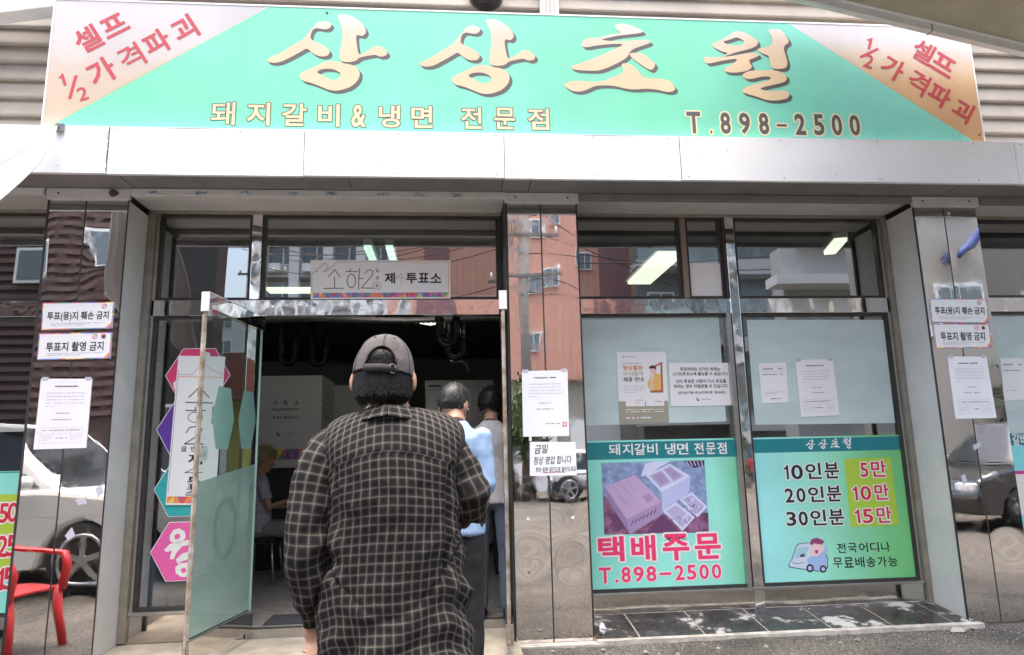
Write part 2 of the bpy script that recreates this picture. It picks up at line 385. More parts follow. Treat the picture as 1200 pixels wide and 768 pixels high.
ramp2('poster_right_body',[(0,(.36,.84,.86)),(.35,(.34,.82,.66)),(.8,(.20,.62,.26)),(1,(.16,.56,.20))],'X',2.27,3.55,2,.12,.3)  # print turning green; the darker right side is shadow put into the colour
mat('poster_teal',(.015,.22,.26),.35); mat('poster_lime',(.42,.62,.06),.4); mat('price_red',(.62,.03,.06),.4); mat('order_pink',(.85,.05,.17),.4)
mat('poster_cyan',(.25,.74,.78),.35); mat('poster_magenta',(.6,.05,.3),.4); mat('poster_cream',(.80,.78,.74),.4)

# ------------------------------------------------------------------ street
def ground_h(x,y):
    h=0.0
    if y<-.02: h-=.03*min(1,(-y)/.6)+.02*max(0,min(1,(-y-.6)/2))
    return h
def mk_ground():
    m=bpy.data.materials.new('asphalt'); m.use_nodes=True; N=m.node_tree.nodes; L=m.node_tree.links; b=N['Principled BSDF']; b.inputs['Roughness'].default_value=.92
    g=N.new('ShaderNodeNewGeometry')
    def nz(s,d=6,r=.6):
        n=N.new('ShaderNodeTexNoise'); n.inputs['Scale'].default_value=s; n.inputs['Detail'].default_value=d; n.inputs['Roughness'].default_value=r; L.new(g.outputs['Position'],n.inputs['Vector']); return n
    v=N.new('ShaderNodeTexVoronoi'); v.inputs['Scale'].default_value=110; L.new(g.outputs['Position'],v.inputs['Vector'])
    r=N.new('ShaderNodeValToRGB'); r.color_ramp.elements[0].color=(.034,.032,.030,1); r.color_ramp.elements[1].color=(.17,.16,.145,1); r.color_ramp.elements[0].position=.15; r.color_ramp.elements[1].position=.9
    L.new(v.outputs['Color'],r.inputs[0])
    a=nz(1.3); r2=N.new('ShaderNodeValToRGB'); r2.color_ramp.elements[0].color=(.55,.54,.53,1); r2.color_ramp.elements[1].color=(1.25,1.2,1.12,1); r2.color_ramp.elements[0].position=.35; r2.color_ramp.elements[1].position=.68; L.new(a.outputs['Fac'],r2.inputs[0])
    mx=N.new('ShaderNodeMix'); mx.data_type='RGBA'; mx.blend_type='MULTIPLY'; mx.inputs[0].default_value=1; L.new(r.outputs[0],mx.inputs[6]); L.new(r2.outputs[0],mx.inputs[7]); L.new(mx.outputs[2],b.inputs['Base Color'])
    bp=N.new('ShaderNodeBump'); bp.inputs['Strength'].default_value=.9; bp.inputs['Distance'].default_value=.008
    ad=N.new('ShaderNodeMath'); ad.operation='ADD'; L.new(v.outputs['Distance'],ad.inputs[0]); n3=nz(30); L.new(n3.outputs['Fac'],ad.inputs[1]); L.new(ad.outputs[0],bp.inputs['Height']); L.new(bp.outputs[0],b.inputs['Normal'])
    MATS['asphalt']=m
    xs=[-260,-120,-60,-30,-15]+[-8+.25*i for i in range(65)]+[15,30,60,120,260]
    ys=[-260,-120,-60,-30,-15,-9,-6,-4,-3]+[-2.6+.13*i for i in range(21)]+[2,8,30,120,260]
    mb=MB(); vs=[]
    for y in ys:
        for x in xs:
            z=ground_h(x,y)
            if y>.06: z=-.04
            else: z+=.012*(noise.noise(Vector((x*1.7,y*1.7,0)))) if y>-4 else 0
            vs.append((x,y,z))
    n=len(xs); fs=[(j*n+i,j*n+i+1,(j+1)*n+i+1,(j+1)*n+i) for j in range(len(ys)-1) for i in range(n-1)]
    mb.add(vs,fs,None,True); o=mb.build('street',m); structure(o); return o
mk_ground()
# concrete apron before the door and round the pilaster feet
def slab_patch(name,pts,z,m,th=.06):
    mb=MB(); P=[Vector((x,y,0)) for x,y in pts]; tri=tessellate_polygon([P]); n=len(pts)
    top=[(x,y,z+.004*noise.noise(Vector((x*5,y*5,3)))) for x,y in pts]; bot=[(x,y,z-th) for x,y in pts]
    mb.add(top+bot,[tuple(t) for t in tri]+[(i,(i+1)%n,(i+1)%n+n,i+n) for i in range(n)]); o=mb.build(name,m); structure(o); return o
R_=random.Random(3)
def jag(x0,x1,y,amp,n): return [(x0+(x1-x0)*i/n,y+R_.uniform(-amp,amp)) for i in range(n+1)]
slab_patch('door_apron',jag(-2.30,.42,-.62,.02,24)+[(.42,.40),(-2.30,.40)],.02,MATS['concrete'])
slab_patch('pilaster_footing',jag(.38,.98,-.09,.012,10)+[(.98,.0),(.38,.0)],.008,MATS['concrete_edge'])
slab_patch('left_footing',jag(-5,-2.2,-.05,.012,16)+[(-2.2,.0),(-5,.0)],.012,MATS['concrete'])
slab_patch('kerb_lip',[(.93,-.02)]+jag(.93,3.60,-.085,.008,40)+[(3.6,-.02)],.022,MATS['concrete_edge'])
# rubble along the kerb: loose stones too many to count
gb=MB(); R_=random.Random(5)
for i in range(3000):
    x=R_.uniform(.6,4.9); y=-.09-abs(R_.gauss(0,.20)); s=R_.choice([.0025,.003,.004,.005,.008])*R_.uniform(.6,1.2)
    if i<14: s=R_.uniform(.015,.028)
    z=ground_h(x,y)+s*.3
    c=[Vector((x,y,z))+Vector((R_.uniform(.6,1)*a,R_.uniform(.6,1)*b_,R_.uniform(.5,.9)*c_))*s for a,b_,c_ in ((1,0,0),(-1,0,0),(0,1,0),(0,-1,0),(0,0,1),(0,0,-1))]
    gb.add(c,[(0,2,4),(2,1,4),(1,3,4),(3,0,4),(2,0,5),(1,2,5),(3,1,5),(0,3,5)])
mat('stone_chip',(.34,.32,.29),.9,vary=.55,vscale=60)
tag(gb.build('gravel','stone_chip'),'loose grey and white stone chips scattered on the asphalt along the step','gravel',kind='stuff')
def shard(name,label,px,r,h,seed):
    R2_=random.Random(seed); c=fz(*px,-.14); y=-.14; c=Vector((c.x,y,0)); n=9; mb=MB(); z=ground_h(c.x,y)+.004
    ring=[(c.x+math.cos(2*math.pi*i/n)*r*R2_.uniform(.7,1.2),y+math.sin(2*math.pi*i/n)*r*.6*R2_.uniform(.7,1.2)) for i in range(n)]
    mb.add([(a,b_,z) for a,b_ in ring]+[(c.x+(a-c.x)*.8,y+(b_-y)*.8,z+h) for a,b_ in ring],[(i,(i+1)%n,(i+1)%n+n,i+n) for i in range(n)]+[tuple(range(n,2*n))])
    tag(mb.build(name,'concrete_edge'),label,'rubble')
shard('concrete_chunk','flat broken piece of pale concrete lying at the foot of the right pilaster',(1122,741),.055,.016,1)
shard('stone','small pale stone on the asphalt below the right pilaster',(1130,748),.02,.012,2)

# ------------------------------------------------------------------ the shop building
bld=thing('shop_building','single storey shop front with mirror steel pilasters and large framed windows','building',(.65,.3,0))
YW=.42
ZS,ZB0,ZB1,ZT=.225,2.285,2.405,3.075      # sill, header band, top of the upper lights
# beige siding boards behind the sign
def plank(z,x0,x1,h):
    mb=MB(); pr=[(.10,z-.012),(.046,z-.012),(.040,z),(.041,z+.012),(.068,z+h*.93),(.060,z+h*.97),(.075,z+h),(.10,z+h)]
    n=len(pr); mb.add([(x0,y,zz) for y,zz in pr]+[(x1,y,zz) for y,zz in pr],[(i,(i+1)%n,(i+1)%n+n,i+n) for i in range(n)]+[tuple(range(n)),tuple(range(2*n-1,n-1,-1))])
    return mb.build('siding_board','siding',bld)
z=3.40
while z<7.3: plank(z,-7.5,.70,.139); plank(z+.002,.845,9.5,.139); z+=.1395
jb=MB(); jb.box(.70,.845,-.005,.10,3.4,7.4)
for xx in (.722,.752,.782,.812): jb.box(xx,xx+.012,-.016,-.006,3.4,7.4)
jb.build('joint_strip','siding_trim',bld)
MB().box(-7.5,9.5,.102,.30,3.15,7.4).build('wall','frame_dark',bld)
# structural header above windows, and solid wall ends
MB().box(-7.5,9.5,.05,.55,3.14,3.39).build('lintel','soffit_grey',bld)
# pilasters: two mirror steel panels each, dented near the foot
def panel(x0,x1,z0,z1,dents,par,y=0.0,nx=26,nz=130):
    mb=MB(); vs=[]
    for j in range(nz+1):
        zz=z0+(z1-z0)*j/nz
        for i in range(nx+1):
            xx=x0+(x1-x0)*i/nx; d=0
            for dx,dz,r,a in dents:
                q=((xx-dx)**2+(zz-dz)**2)/(r*r); d+=a*math.exp(-q)
            d+=.0006*noise.noise(Vector((xx*3,zz*1.5,1)))
            e=min(xx-x0,x1-xx)/(x1-x0)
            vs.append((xx,y+d*min(1,e*6)**.6,zz))
    n=nx+1; mb.add(vs,[(j*n+i,j*n+i+1,(j+1)*n+i+1,(j+1)*n+i) for j in range(nz) for i in range(nx)],None,True)
    return mb.build('panel','mirror_steel',par)
def pilaster(x0,xs,x1,dl,dr,i0=.004,i1=.004):
    p=B(x0+i0,x1-i1,.008,.44,0,3.03).build('pilaster','mirror_dark',bld)
    panel(x0,xs-.005,.01,3.028,dl,p); panel(xs+.005,x1,.01,3.028,dr,p)
    B(xs-.004,xs+.004,-.001,.006,.01,3.02).build('seam','frame_dark',p)
    c=B(x0-.02,x1+.02,-.022,.006,3.03,3.105).build('cap_plate','trim_white',p,bevel=.003)
    sc=MB()
    for xx in (x0+.06,x1-.06): sc.ball((xx,-.024,3.07),(.008,.005,.008),8,6)
    sc.build('screw','grime',p)
    return p
pilaster(-2.758,-2.52,-2.245,[(-2.66,.4,.12,.0015)],[(-2.38,2.55,.10,-.001),(-2.37,.35,.1,.001)],i1=.07)
pilaster(.408,.652,.912,[(.50,.55,.085,.005),(.5,.47,.03,.002)],[(.79,.48,.10,.007),(.80,.68,.09,-.002)])
pilaster(3.548,3.785,4.052,[(3.66,.45,.09,.002)],[(3.92,.50,.10,.0025),(3.9,2.65,.12,-.002)],i0=.07)
# dark gap strips and white reveals beside the pilasters
for x0,x1,xa,xb in ((-2.312,-2.247,-2.290,-2.266),(3.550,3.615,3.570,3.594)):
    B(x0,x1,.006,.026,.02,3.03).build('gap_strip','frame_dark',bld)
    B(xa,xb,.03,.40,.02,3.05).build('reveal_board','reveal_white',bld,bevel=.003)
B(.914,.928,.02,.40,.02,3.06).build('gap_strip','frame_dark',bld)
B(.393,.407,.02,.40,.02,3.06).build('gap_strip','frame_dark',bld)
B(-2.757-.03,-2.757-.002,.02,.44,.02,3.06).build('gap_strip','frame_dark',bld)
# window frames ------------------------------------------------------------
def hbar(name,x0,x1,z0,z1,y0,y1,m,bev=.003): return B(x0,x1,y0,y1,z0,z1).build(name,m,bld,bevel=bev)
def pane(x0,x1,z0,z1,y=.435,m='glass',par=None,frame=.022,fm='frame_dark'):
    f=MB(); yy0,yy1=y-.022,y+.018
    f.box(x0,x0+frame,yy0,yy1,z0,z1); f.box(x1-frame,x1,yy0,yy1,z0,z1); f.box(x0+frame,x1-frame,yy0+.001,yy1,z0,z0+frame); f.box(x0+frame,x1-frame,yy0+.001,yy1,z1-frame,z1)
    w_=f.build('window',fm,bld); g=MB().quad((x0+frame,y,z0+frame),(x1-frame,y,z0+frame),(x1-frame,y,z1-frame),(x0+frame,y,z1-frame)).build('pane',m,w_)
    return w_
def topframe(x0,x1):
    hbar('top_frame',x0,x1,ZT,3.14,.385,.46,'frame_beige')
    hbar('top_track',x0,x1,3.095,3.14,.06,.384,'trim_white')
# left bay
topframe(-2.265,.393)
hbar('jamb',-2.264,-2.212,.03,ZT,.37,.46,'frame_beige')
hbar('jamb',-2.211,-2.188,.2,ZT,.40,.45,'frame_steel')
hbar('header_band',-2.21,.393,ZB0,ZB1,.40,.47,'mirror_band')
pane(-2.187,-1.508,ZB1,ZT); pane(-1.430,.370,ZB1,ZT); hbar('jamb',.371,.393,.05,ZT,.40,.45,'frame_dark')
hbar('mullion',-1.506,-1.432,ZB1+.002,ZT-.002,.392,.47,'mirror_band')
hbar('mullion',-1.506,-1.442,.08,ZB0-.002,.396,.47,'mirror_band')
pane(-2.187,-1.508,ZS,ZB0-.002)
hbar('sill_rail',-2.21,-1.508,.200,ZS-.001,.385,.47,'frame_steel')
hbar('kick_plate',-2.26,-1.44,.02,.199,.402,.47,'mirror_dark')
# right bay
topframe(.928,3.569)
hbar('jamb',3.530,3.568,.05,ZT,.37,.46,'frame_beige'); hbar('jamb',3.505,3.529,.2,ZT,.40,.45,'frame_steel')
hbar('header_band',.930,3.528,ZB0,ZB1,.40,.47,'mirror_band')
hbar('jamb',.930,.955,.2,ZT,.40,.45,'frame_dark')
pane(.956,1.828,ZB1,ZT); hbar('mullion',1.829,1.872,ZB1,ZT,.39,.45,'frame_brown'); pane(1.873,2.172,ZB1,ZT)
hbar('mullion',2.173,2.198,ZB1,ZT,.395,.45,'frame_dark'); hbar('mullion',2.199,2.272,.08,ZT,.39,.475,'mirror_band')
hbar('mullion',2.150,2.184,.2,ZB0-.002,.38,.43,'frame_steel')
pane(2.274,3.504,ZB1,ZT); pane(.956,2.198,ZS,ZB0-.002); pane(2.274,3.504,ZS,ZB0-.002)
hbar('sill_rail',.93,3.528,.205,ZS-.001,.384,.46,'frame_steel',.002)
hbar('kick_plate',.93,3.528,.082,.204,.398,.46,'mirror_dark',0)
hbar('kick_strip',.93,3.528,.070,.081,.392,.46,'concrete_edge',0)
# side bays past the outer pilasters
for x0,x1 in ((-7.0,-2.79),(4.055,8.5)):
    topframe(x0,x1); hbar('header_band',x0,x1,ZB0,ZB1,.40,.47,'mirror_band'); hbar('sill_rail',x0,x1,.15,ZS,.39,.47,'frame_steel')
    L_=x1-x0; k=3
    for i in range(k):
        a=x0+L_*i/k+.03; b_=x0+L_*(i+1)/k-.03
        pane(a,b_,ZB1,ZT); pane(a,b_,ZS,ZB0-.002)
        hbar('mullion',x0+L_*i/k-.029 if i else x0,x0+L_*i/k+.029,ZS,ZT,.395,.47,'frame_steel')
# tiled step under the right windows: six tiles a row on grout
stp=B(.914,3.56,-.02,.40,-.05,.014).build('step','grout'); 
stp['kind']='structure'; stp.name='tiled_step'
def zt(y): return .016+.058*(y+.02)/.42
m=bpy.data.materials.new('dark_tile'); m.use_nodes=True; N=m.node_tree.nodes; L=m.node_tree.links; b=N['Principled BSDF']
g=N.new('ShaderNodeNewGeometry'); n=N.new('ShaderNodeTexNoise'); n.inputs['Scale'].default_value=3.2; n.inputs['Detail'].default_value=9; n.inputs['Roughness'].default_value=.7; L.new(g.outputs['Position'],n.inputs['Vector'])
r=N.new('ShaderNodeValToRGB'); e=r.color_ramp.elements; e[0].position=.0; e[0].color=(.018,.018,.018,1); e[1].position=.50; e[1].color=(.034,.032,.030,1); x=e.new(.545); x.color=(.06,.057,.054,1); x=e.new(.575); x.color=(.42,.41,.39,1); x=e.new(.8); x.color=(.55,.54,.51,1)
L.new(n.outputs['Fac'],r.inputs[0]); L.new(r.outputs[0],b.inputs['Base Color'])
r3=N.new('ShaderNodeMapRange'); r3.inputs[1].default_value=.4; r3.inputs[2].default_value=.62; r3.inputs[3].default_value=.12; r3.inputs[4].default_value=.6; L.new(n.outputs['Fac'],r3.inputs[0]); L.new(r3.outputs[0],b.inputs['Roughness'])
MATS['dark_tile']=m
xx=.922; wds=[.30,.44,.44,.44,.44,.44,.13]
for row,(ya,yb) in enumerate(((-.018,.392),)):
    x0=xx
    for wd in wds:
        a,c=x0+.0055,x0+wd-.0055; x0+=wd
        mb=MB(); mb.add([(a,ya,.012),(c,ya,.012),(c,yb,.055),(a,yb,.055),(a,ya,zt(ya)+.006),(c,ya,zt(ya)+.006),(c,yb,zt(yb)+.006),(a,yb,zt(yb)+.006)],[(0,3,2,1),(4,5,6,7),(0,1,5,4),(1,2,6,5),(2,3,7,6),(3,0,4,7)])
        mb.build('tile','dark_tile',stp)
mb=MB(); mb.add([(.918,-.019,.0),(3.555,-.019,.0),(3.555,.395,.0),(.918,.395,.0),(.918,-.019,zt(-.019)+.0045),(3.555,-.019,zt(-.019)+.0045),(3.555,.395,zt(.395)+.0045),(.918,.395,zt(.395)+.0045)],[(0,3,2,1),(4,5,6,7),(0,1,5,4),(1,2,6,5),(2,3,7,6),(3,0,4,7)]); mb.build('grout_bed','grout',stp)

# ------------------------------------------------------------------ canopy: white fascia panels and soffit
can=thing('canopy','long white metal fascia panels boxed out over the shop windows','canopy',(.65,-.3,3.07))
YF=-.365; edges=[-7.6,-3.6,-2.225,-.975,.365,1.60,4.12,6.4,9.2]
for i,(a,c) in enumerate(zip(edges[:-1],edges[1:])):
    mb=MB(); nx=14; nz=6; vs=[]; z0,z1=3.072+.003*(i%2),3.398
    rr=random.Random(i)
    for j in range(nz+1):
        for k in range(nx+1):
            u=k/nx; v=j/nz; x=a+.002+(c-a-.004)*u
            y=YF+.006*noise.noise(Vector((x*1.5,v*1.3,i*3)))*math.sin(math.pi*u)**.5-.002*(i%2)
            vs.append((x,y,z0+(z1-z0)*v))
    n=nx+1; mb.add(vs,[(j*n+k,j*n+k+1,(j+1)*n+k+1,(j+1)*n+k) for j in range(nz) for k in range(nx)],None,True)
    mb.box(a+.002,c-.002,YF+.004,YF+.03,z0,z0+.006)
    mb.box(a+.002,c-.002,YF,-.02,z1,z1+.004)
    mb.build('fascia_panel','fascia_white',can)
    sx=a+.05
    sb=MB()
    while sx<c-.05:
        for zz in (3.095,3.378): sb.ball((sx,YF-.009,zz),(.0045,.003,.0045),6,4)
        sx+=rr.uniform(.5,.8)
    sb.build('screw','grime',can)
# torn dirty seam between the second and third panel
sb=MB(); rr=random.Random(2); zz=3.09; x=-2.228
while zz<3.39:
    l=rr.uniform(.008,.03); x2=-2.226+rr.uniform(-.006,.006); sb.bar((x,YF-.009,zz),(x2,YF-.009,zz+l),.0035,.002,(0,1,0)); x=x2; zz+=l+rr.uniform(0,.008)
sb.build('torn_seam','grime',can)
edges2=[-7.6,-4.2,-2.9,-2.2,-.7,.36,.56,2.2,3.75,5.0,7.0,9.2]
for i,(a,c) in enumerate(zip(edges2[:-1],edges2[1:])):
    B(a+.003,c-.003,YF+.032,.10,3.108+.002*(i%2),3.128).build('soffit_panel','soffit_grey',can)
# printed protective film still on the rail under the soffit
rail=B(-2.22,.40,-.03,.03,3.055,3.106).build('rail','trim_white',can,bevel=.004)
B(.93,3.53,-.02,.03,3.06,3.106).build('rail','soffit_grey',can,bevel=.004)
B(-7,-2.79,-.03,.03,3.055,3.106).build('rail','trim_white',can,bevel=.004); B(4.08,8.5,-.03,.03,3.055,3.106).build('rail','soffit_grey',can,bevel=.004)
mat('rail_print',(.10,.22,.40),.6)
pb=MB(); rr=random.Random(9); x=-2.1
while x<.3:
    for k in range(7): pb.bar((x+rr.uniform(0,.09),-.0325,3.065+rr.uniform(0,.03)),(x+rr.uniform(0,.09),-.0325,3.065+rr.uniform(0,.03)),.004,.001,(0,1,0))
    x+=rr.uniform(.25,.4)
pb.build('film_print','rail_print',rail)
# small clamp lamp at the left pilaster head
cl=thing('bracket','small round bolt plate on the white strip at the head of the left pilaster','bracket',(-2.33,-.03,3.07))
mb=MB(); mb.tube([(-2.335,-.024,3.07),(-2.335,-.036,3.07)],.026,14); mb.tube([(-2.335,-.036,3.07),(-2.335,-.045,3.07)],.012,10); mb.build('bolt','grime',cl)

# rain marks running down the fascia from its screws and joints
R9=random.Random(17); sb=MB()
for i in range(70):
    x=R9.uniform(-2.6,4.1) if i%2 else R9.choice(edges[2:7])+R9.gauss(0,.05); zt_=R9.uniform(3.25,3.39); l=R9.uniform(.02,.11); w_=R9.uniform(.0006,.0018)
    sb.quad((x,YF-.0085,zt_),(x+w_,YF-.0085,zt_),(x+w_*.7,YF-.0085,zt_-l),(x+w_*.3,YF-.0085,zt_-l))
mat('rain_mark',(.50,.48,.45),.8); o=sb.build('rain_mark','rain_mark',can,fixn=False); o['kind']='stuff'
sb=MB()
for i in range(40):
    x=R9.uniform(-2.6,4.1); z_=R9.uniform(3.09,3.39); sb.ball((x,YF-.0085,z_),(R9.uniform(.001,.004),.001,R9.uniform(.001,.004)),6,4)
o=sb.build('speck','grime',can); o['kind']='stuff'
# ------------------------------------------------------------------ main sign board
YS=-.30
sg=thing('sign_board','long mint green restaurant sign with cream brush lettering over the canopy','sign',(.63,-.2,3.4))
X0,X1,Z0,Z1=-2.682,3.948,3.402,4.356
B(X0,X1,YS+.002,-.06,Z0,Z1).build('box','siding_trim',sg)
fr=MB(); fr.box(X0-.006,X1+.006,YS-.004,-.07,Z1,Z1+.012); fr.box(X0-.012,X0-.0005,YS-.004,-.07,Z0,Z1); fr.box(X1+.0005,X1+.012,YS-.004,-.07,Z0,Z1); fr.build('edge_frame','fascia_white',sg)
S=Sheet((X0,YS,Z1),(X1,YS,Z1),(X1,YS,Z0),(X0,YS,Z0)); S.split=True
def puv(s,px,py): return s.inv(fz(px,py,s.c[0].y))
Sheet.puv=puv
def ptext(s,body,p0,p1,m,**k):
    a=s.puv(*p0); b=s.puv(*p1); s.text(body,a[0],a[1],b[0],b[1],m,**k)
Sheet.ptext=ptext
a=puv(S,315,8); b=puv(S,924,28)
S.poly([(0,1),(a[0],0),(b[0],0),(.995,1)],'sign_mint',.0008,'mint_field')
S.poly([(0,0),(a[0],0),(0,1)],'sign_corner_left',.0008,'corner_field'); S.poly([(b[0],0),(1,0),(1,1),(.995,1)],'sign_corner_right',.0008,'corner_field')
S.line([(0,1),(a[0],0)],.006,'sign_corner_right',.001); S.line([(b[0],0),(.995,1)],.006,'sign_corner_right',.001)
def glyph(s,ch,c,hpx,rot,m,off=.022,wf=1.0,**k):
    """one character centred on a photo position, hpx tall"""
    u,v=s.puv(*c); t=s.puv(c[0],c[1]-hpx/2); h=2*(v-t[1])*s.H; vv,ff,asp=text_mesh(ch,off); w_=h*asp*wf
    s.text(ch,u-w_/2/s.W,v-h/2/s.H,u+w_/2/s.W,v+h/2/s.H,m,off=off if ch!='격' else .014,rot=rot,h=.0024,**k)
def ang(s,p,q):
    a=s.puv(*p); b=s.puv(*q); return math.atan2(-(b[1]-a[1])*s.H,(b[0]-a[0])*s.W)
al=ang(S,(119,84),(217,34)); ar=ang(S,(1046,80),(1128,130))
for ch,c,h in (('셀',(103,46),29),('프',(134,30),23),('가',(119,84),30),('격',(154,67),29),('파',(184,50),28),('괴',(216,34),29)):
    glyph(S,ch,c,h,al,'sign_red',off=.024)
for ch,c,h in (('셀',(1082,61),26),('프',(1105,76),23),('가',(1046,80),26),('격',(1076,97),27),('파',(1101,112),26),('괴',(1128,130),26)):
    glyph(S,ch,c,h,ar,'sign_red',off=.024)
for (c1,c2,p,q,A) in (((73,94),(97,110),(82,115),(89,90),al*.6),((1018,51),(1018,72),(1009,67),(1028,58),ar*.6)):
    glyph(S,'1',c1,14,A,'sign_red',off=.012); glyph(S,'2',c2,16,A,'sign_red',off=.012); S.line([puv(S,*p),puv(S,*q)],.022,'sign_red',.0012,'lettering')
for ch,x0,x1 in (('돼',247,276),('지',289,317),('갈',330,360),('비',372,399),('&',411,430),('냉',443,470),('면',481,508),('전',539,566),('문',578,605),('점',617,645)):
    yt=118.5+(x0-247)*.0205; yb=148+(x0-247)*.0155
    S.ptext(ch,(x0+1,yt+1),(x1-1,yb-1),'sign_cream',off=.022 if ch!='돼' else .014,halo='ink_dark',hw=.0055,h=.0026)
for ch,x0,x1,ya,yb in (('T',803,823,0,1),('.',831,836,.82,1),('8',842,858,0,1),('9',864,881,0,1),('8',887,903,0,1),('-',909,923,.5,.62),('2',929,946,0,1),('5',951,968,0,1),('0',972,989,0,1),('0',993,1010,0,1)):
    top=131+(x0-803)*.02; bot=157+(x0-803)*.014
    S.ptext(ch,(x0+1,top+(bot-top)*ya),(x1-1,top+(bot-top)*yb),'sign_shadow',off=.03 if ch not in '.-' else .0,halo='letter_outline',hw=.012,h=.0026)
# brush lettering traced stroke by stroke
g1=[[(75,420),(130,390),(185,368),(260,320),(350,268),(395,215),(440,165),(452,146),(470,138),(510,127),(545,138),(568,150),(560,176),(530,192),(490,188),(450,180),(425,195),(412,225),(408,262),(440,280),(500,308),(540,335),(556,360),(540,388),(500,396),(455,387),(410,358),(385,330),(330,362),(260,400),(190,434),(140,443),(95,436)],
    [(605,84),(650,78),(710,88),(770,125),(810,165),(828,205),(815,230),(795,242),(765,232),(750,240),(757,320),(770,380),(800,375),(850,345),(895,312),(935,318),(975,345),(988,375),(965,392),(930,397),(895,380),(850,387),(775,402),(755,425),(705,438),(640,432),(622,400),(635,330),(648,260),(650,190),(632,135)],
    [(322,545),(340,515),(400,488),(455,465),(510,435),(560,428),(600,430),(650,445),(720,455),(765,485),(782,525),(765,575),(715,620),(660,640),(610,652),(550,647),(480,617),(410,590),(350,578)]]
g1h=[(453,515),(480,492),(530,485),(590,490),(640,522),(630,555),(590,572),(540,562),(500,535)]
g3=[[(197,240),(215,208),(245,190),(330,190),(420,165),(500,153),(470,135),(450,112),(455,90),(500,82),(560,92),(620,120),(670,142),(640,155),(560,165),(470,175),(400,190),(345,203),(395,213),(470,215),(560,212),(630,205),(690,203),(724,222),(700,236),(640,255),(585,275),(562,300),(545,335),(500,365),(440,395),(370,425),(320,438),(220,436),(150,430),(116,412),(130,400),(190,380),(280,350),(370,310),(450,275),(522,238),(460,235),(380,240),(300,250),(235,263),(205,255)],
    [(560,306),(620,300),(665,310),(710,345),(757,385),(745,415),(725,434),(690,420),(630,380),(585,345),(565,325)],
    [(64,545),(100,520),(150,510),(230,515),(300,520),(360,515),(420,490),(480,470),(510,450),(515,425),(500,400),(508,380),(560,385),(600,410),(640,455),(670,490),(740,495),(810,498),(860,510),(890,545),(907,570),(885,594),(840,597),(760,577),(680,571),(600,579),(530,571),(450,551),(380,546),(300,551),(250,576),(200,594),(140,592),(100,572)]]
g4=[[(145,212),(180,190),(240,165),(290,135),(325,106),(370,112),(420,125),(460,150),(492,175),(502,200),(485,222),(440,241),(380,256),(320,272),(270,290),(215,303),(260,285),(275,270),(230,260),(185,240)],
    [(90,320),(98,300),(140,305),(220,303),(300,295),(380,280),(440,268),(490,273),(514,290),(470,310),(430,325),(440,345),(457,375),(440,395),(400,411),(330,420),(270,417),(240,402),(270,375),(320,350),(350,315),(300,318),(230,330),(160,346),(115,353)],
    [(490,241),(540,233),(590,218),(612,190),(600,140),(570,100),(620,92),(665,95),(700,130),(727,170),(732,195),(702,212),(692,240),(707,290),(722,340),(715,382),(680,391),(630,393),(595,380),(590,330),(580,292),(545,282),(510,262)],
    [(376,445),(400,420),(450,402),(540,402),(600,400),(660,408),(705,430),(720,465),(700,490),(640,506),(570,521),(510,538),(540,550),(600,560),(660,552),(715,555),(740,580),(725,610),(680,624),(620,630),(560,624),(500,602),(430,582),(370,562),(400,530),(460,510),(530,490),(595,470),(595,452),(560,447),(510,452),(460,466),(420,469)]]
g4h=[(232,185),(280,175),(340,152),(370,165),(402,190),(380,210),(330,217),(275,210)]
nbr=[0]
def brush(polys,holes,org,dx=0,scale=6.4):
    nbr[0]+=1; bl=('brush_letter',nbr[0]); bs=('letter_shadow',nbr[0])
    k=(S.puv(org[0]+450/scale,org[1]+400/scale))
    for i,pg in enumerate(polys):
        P=[S.puv(org[0]+x/scale,org[1]+y/scale) for x,y in chaikin(pg,1)]; P=[(u+dx,v) for u,v in P]
        hl=[]
        if i in holes: hl=[[(S.puv(org[0]+x/scale,org[1]+y/scale)[0]+dx,S.puv(org[0]+x/scale,org[1]+y/scale)[1]) for x,y in chaikin(holes[i],1)]]
        ox,oy=.021/S.W,.0235/S.H
        for t in (.33,.66,1.0):
            S.poly([(u+ox*t,v+oy*t) for u,v in P],'sign_shadow',.0012+.0001*i+t*.00003,bs,[[(u+ox*t,v+oy*t) for u,v in q] for q in hl])
        S.poly(P,'sign_cream',.0022+.0001*i,bl,hl)
brush(g1,{2:g1h},(300,5))
brush(g1,{2:g1h},(300,5),dx=S.puv(490.6,74.8)[0]-S.puv(311.7,70.6)[0])
brush(g3,{},(650,15)); brush(g4,{0:g4h},(810,20))
# rain streaks and algae low on the right of the board
mat('algae',(.16,.42,.22),.6); rr=random.Random(4)
for i in range(46):
    px=1025+rr.uniform(0,110); v0=1-rr.uniform(.01,.10)-.1*max(0,rr.gauss(0,.5)); u=S.puv(px,158)[0]; S.line([(u,v0),(u+rr.uniform(-.0003,.0003),min(.995,v0+rr.uniform(.02,.09)))],.0018,'algae',.0011,'stain')
S.finish(sg)
# scratches / rivets
rv=MB(); 
for px,py in ((383,15),(1131,40),(1148,158)): rv.ball(fz(px,py,YS-.003),(.008,.004,.008),8,5)
rv.build('screw','grime',sg)

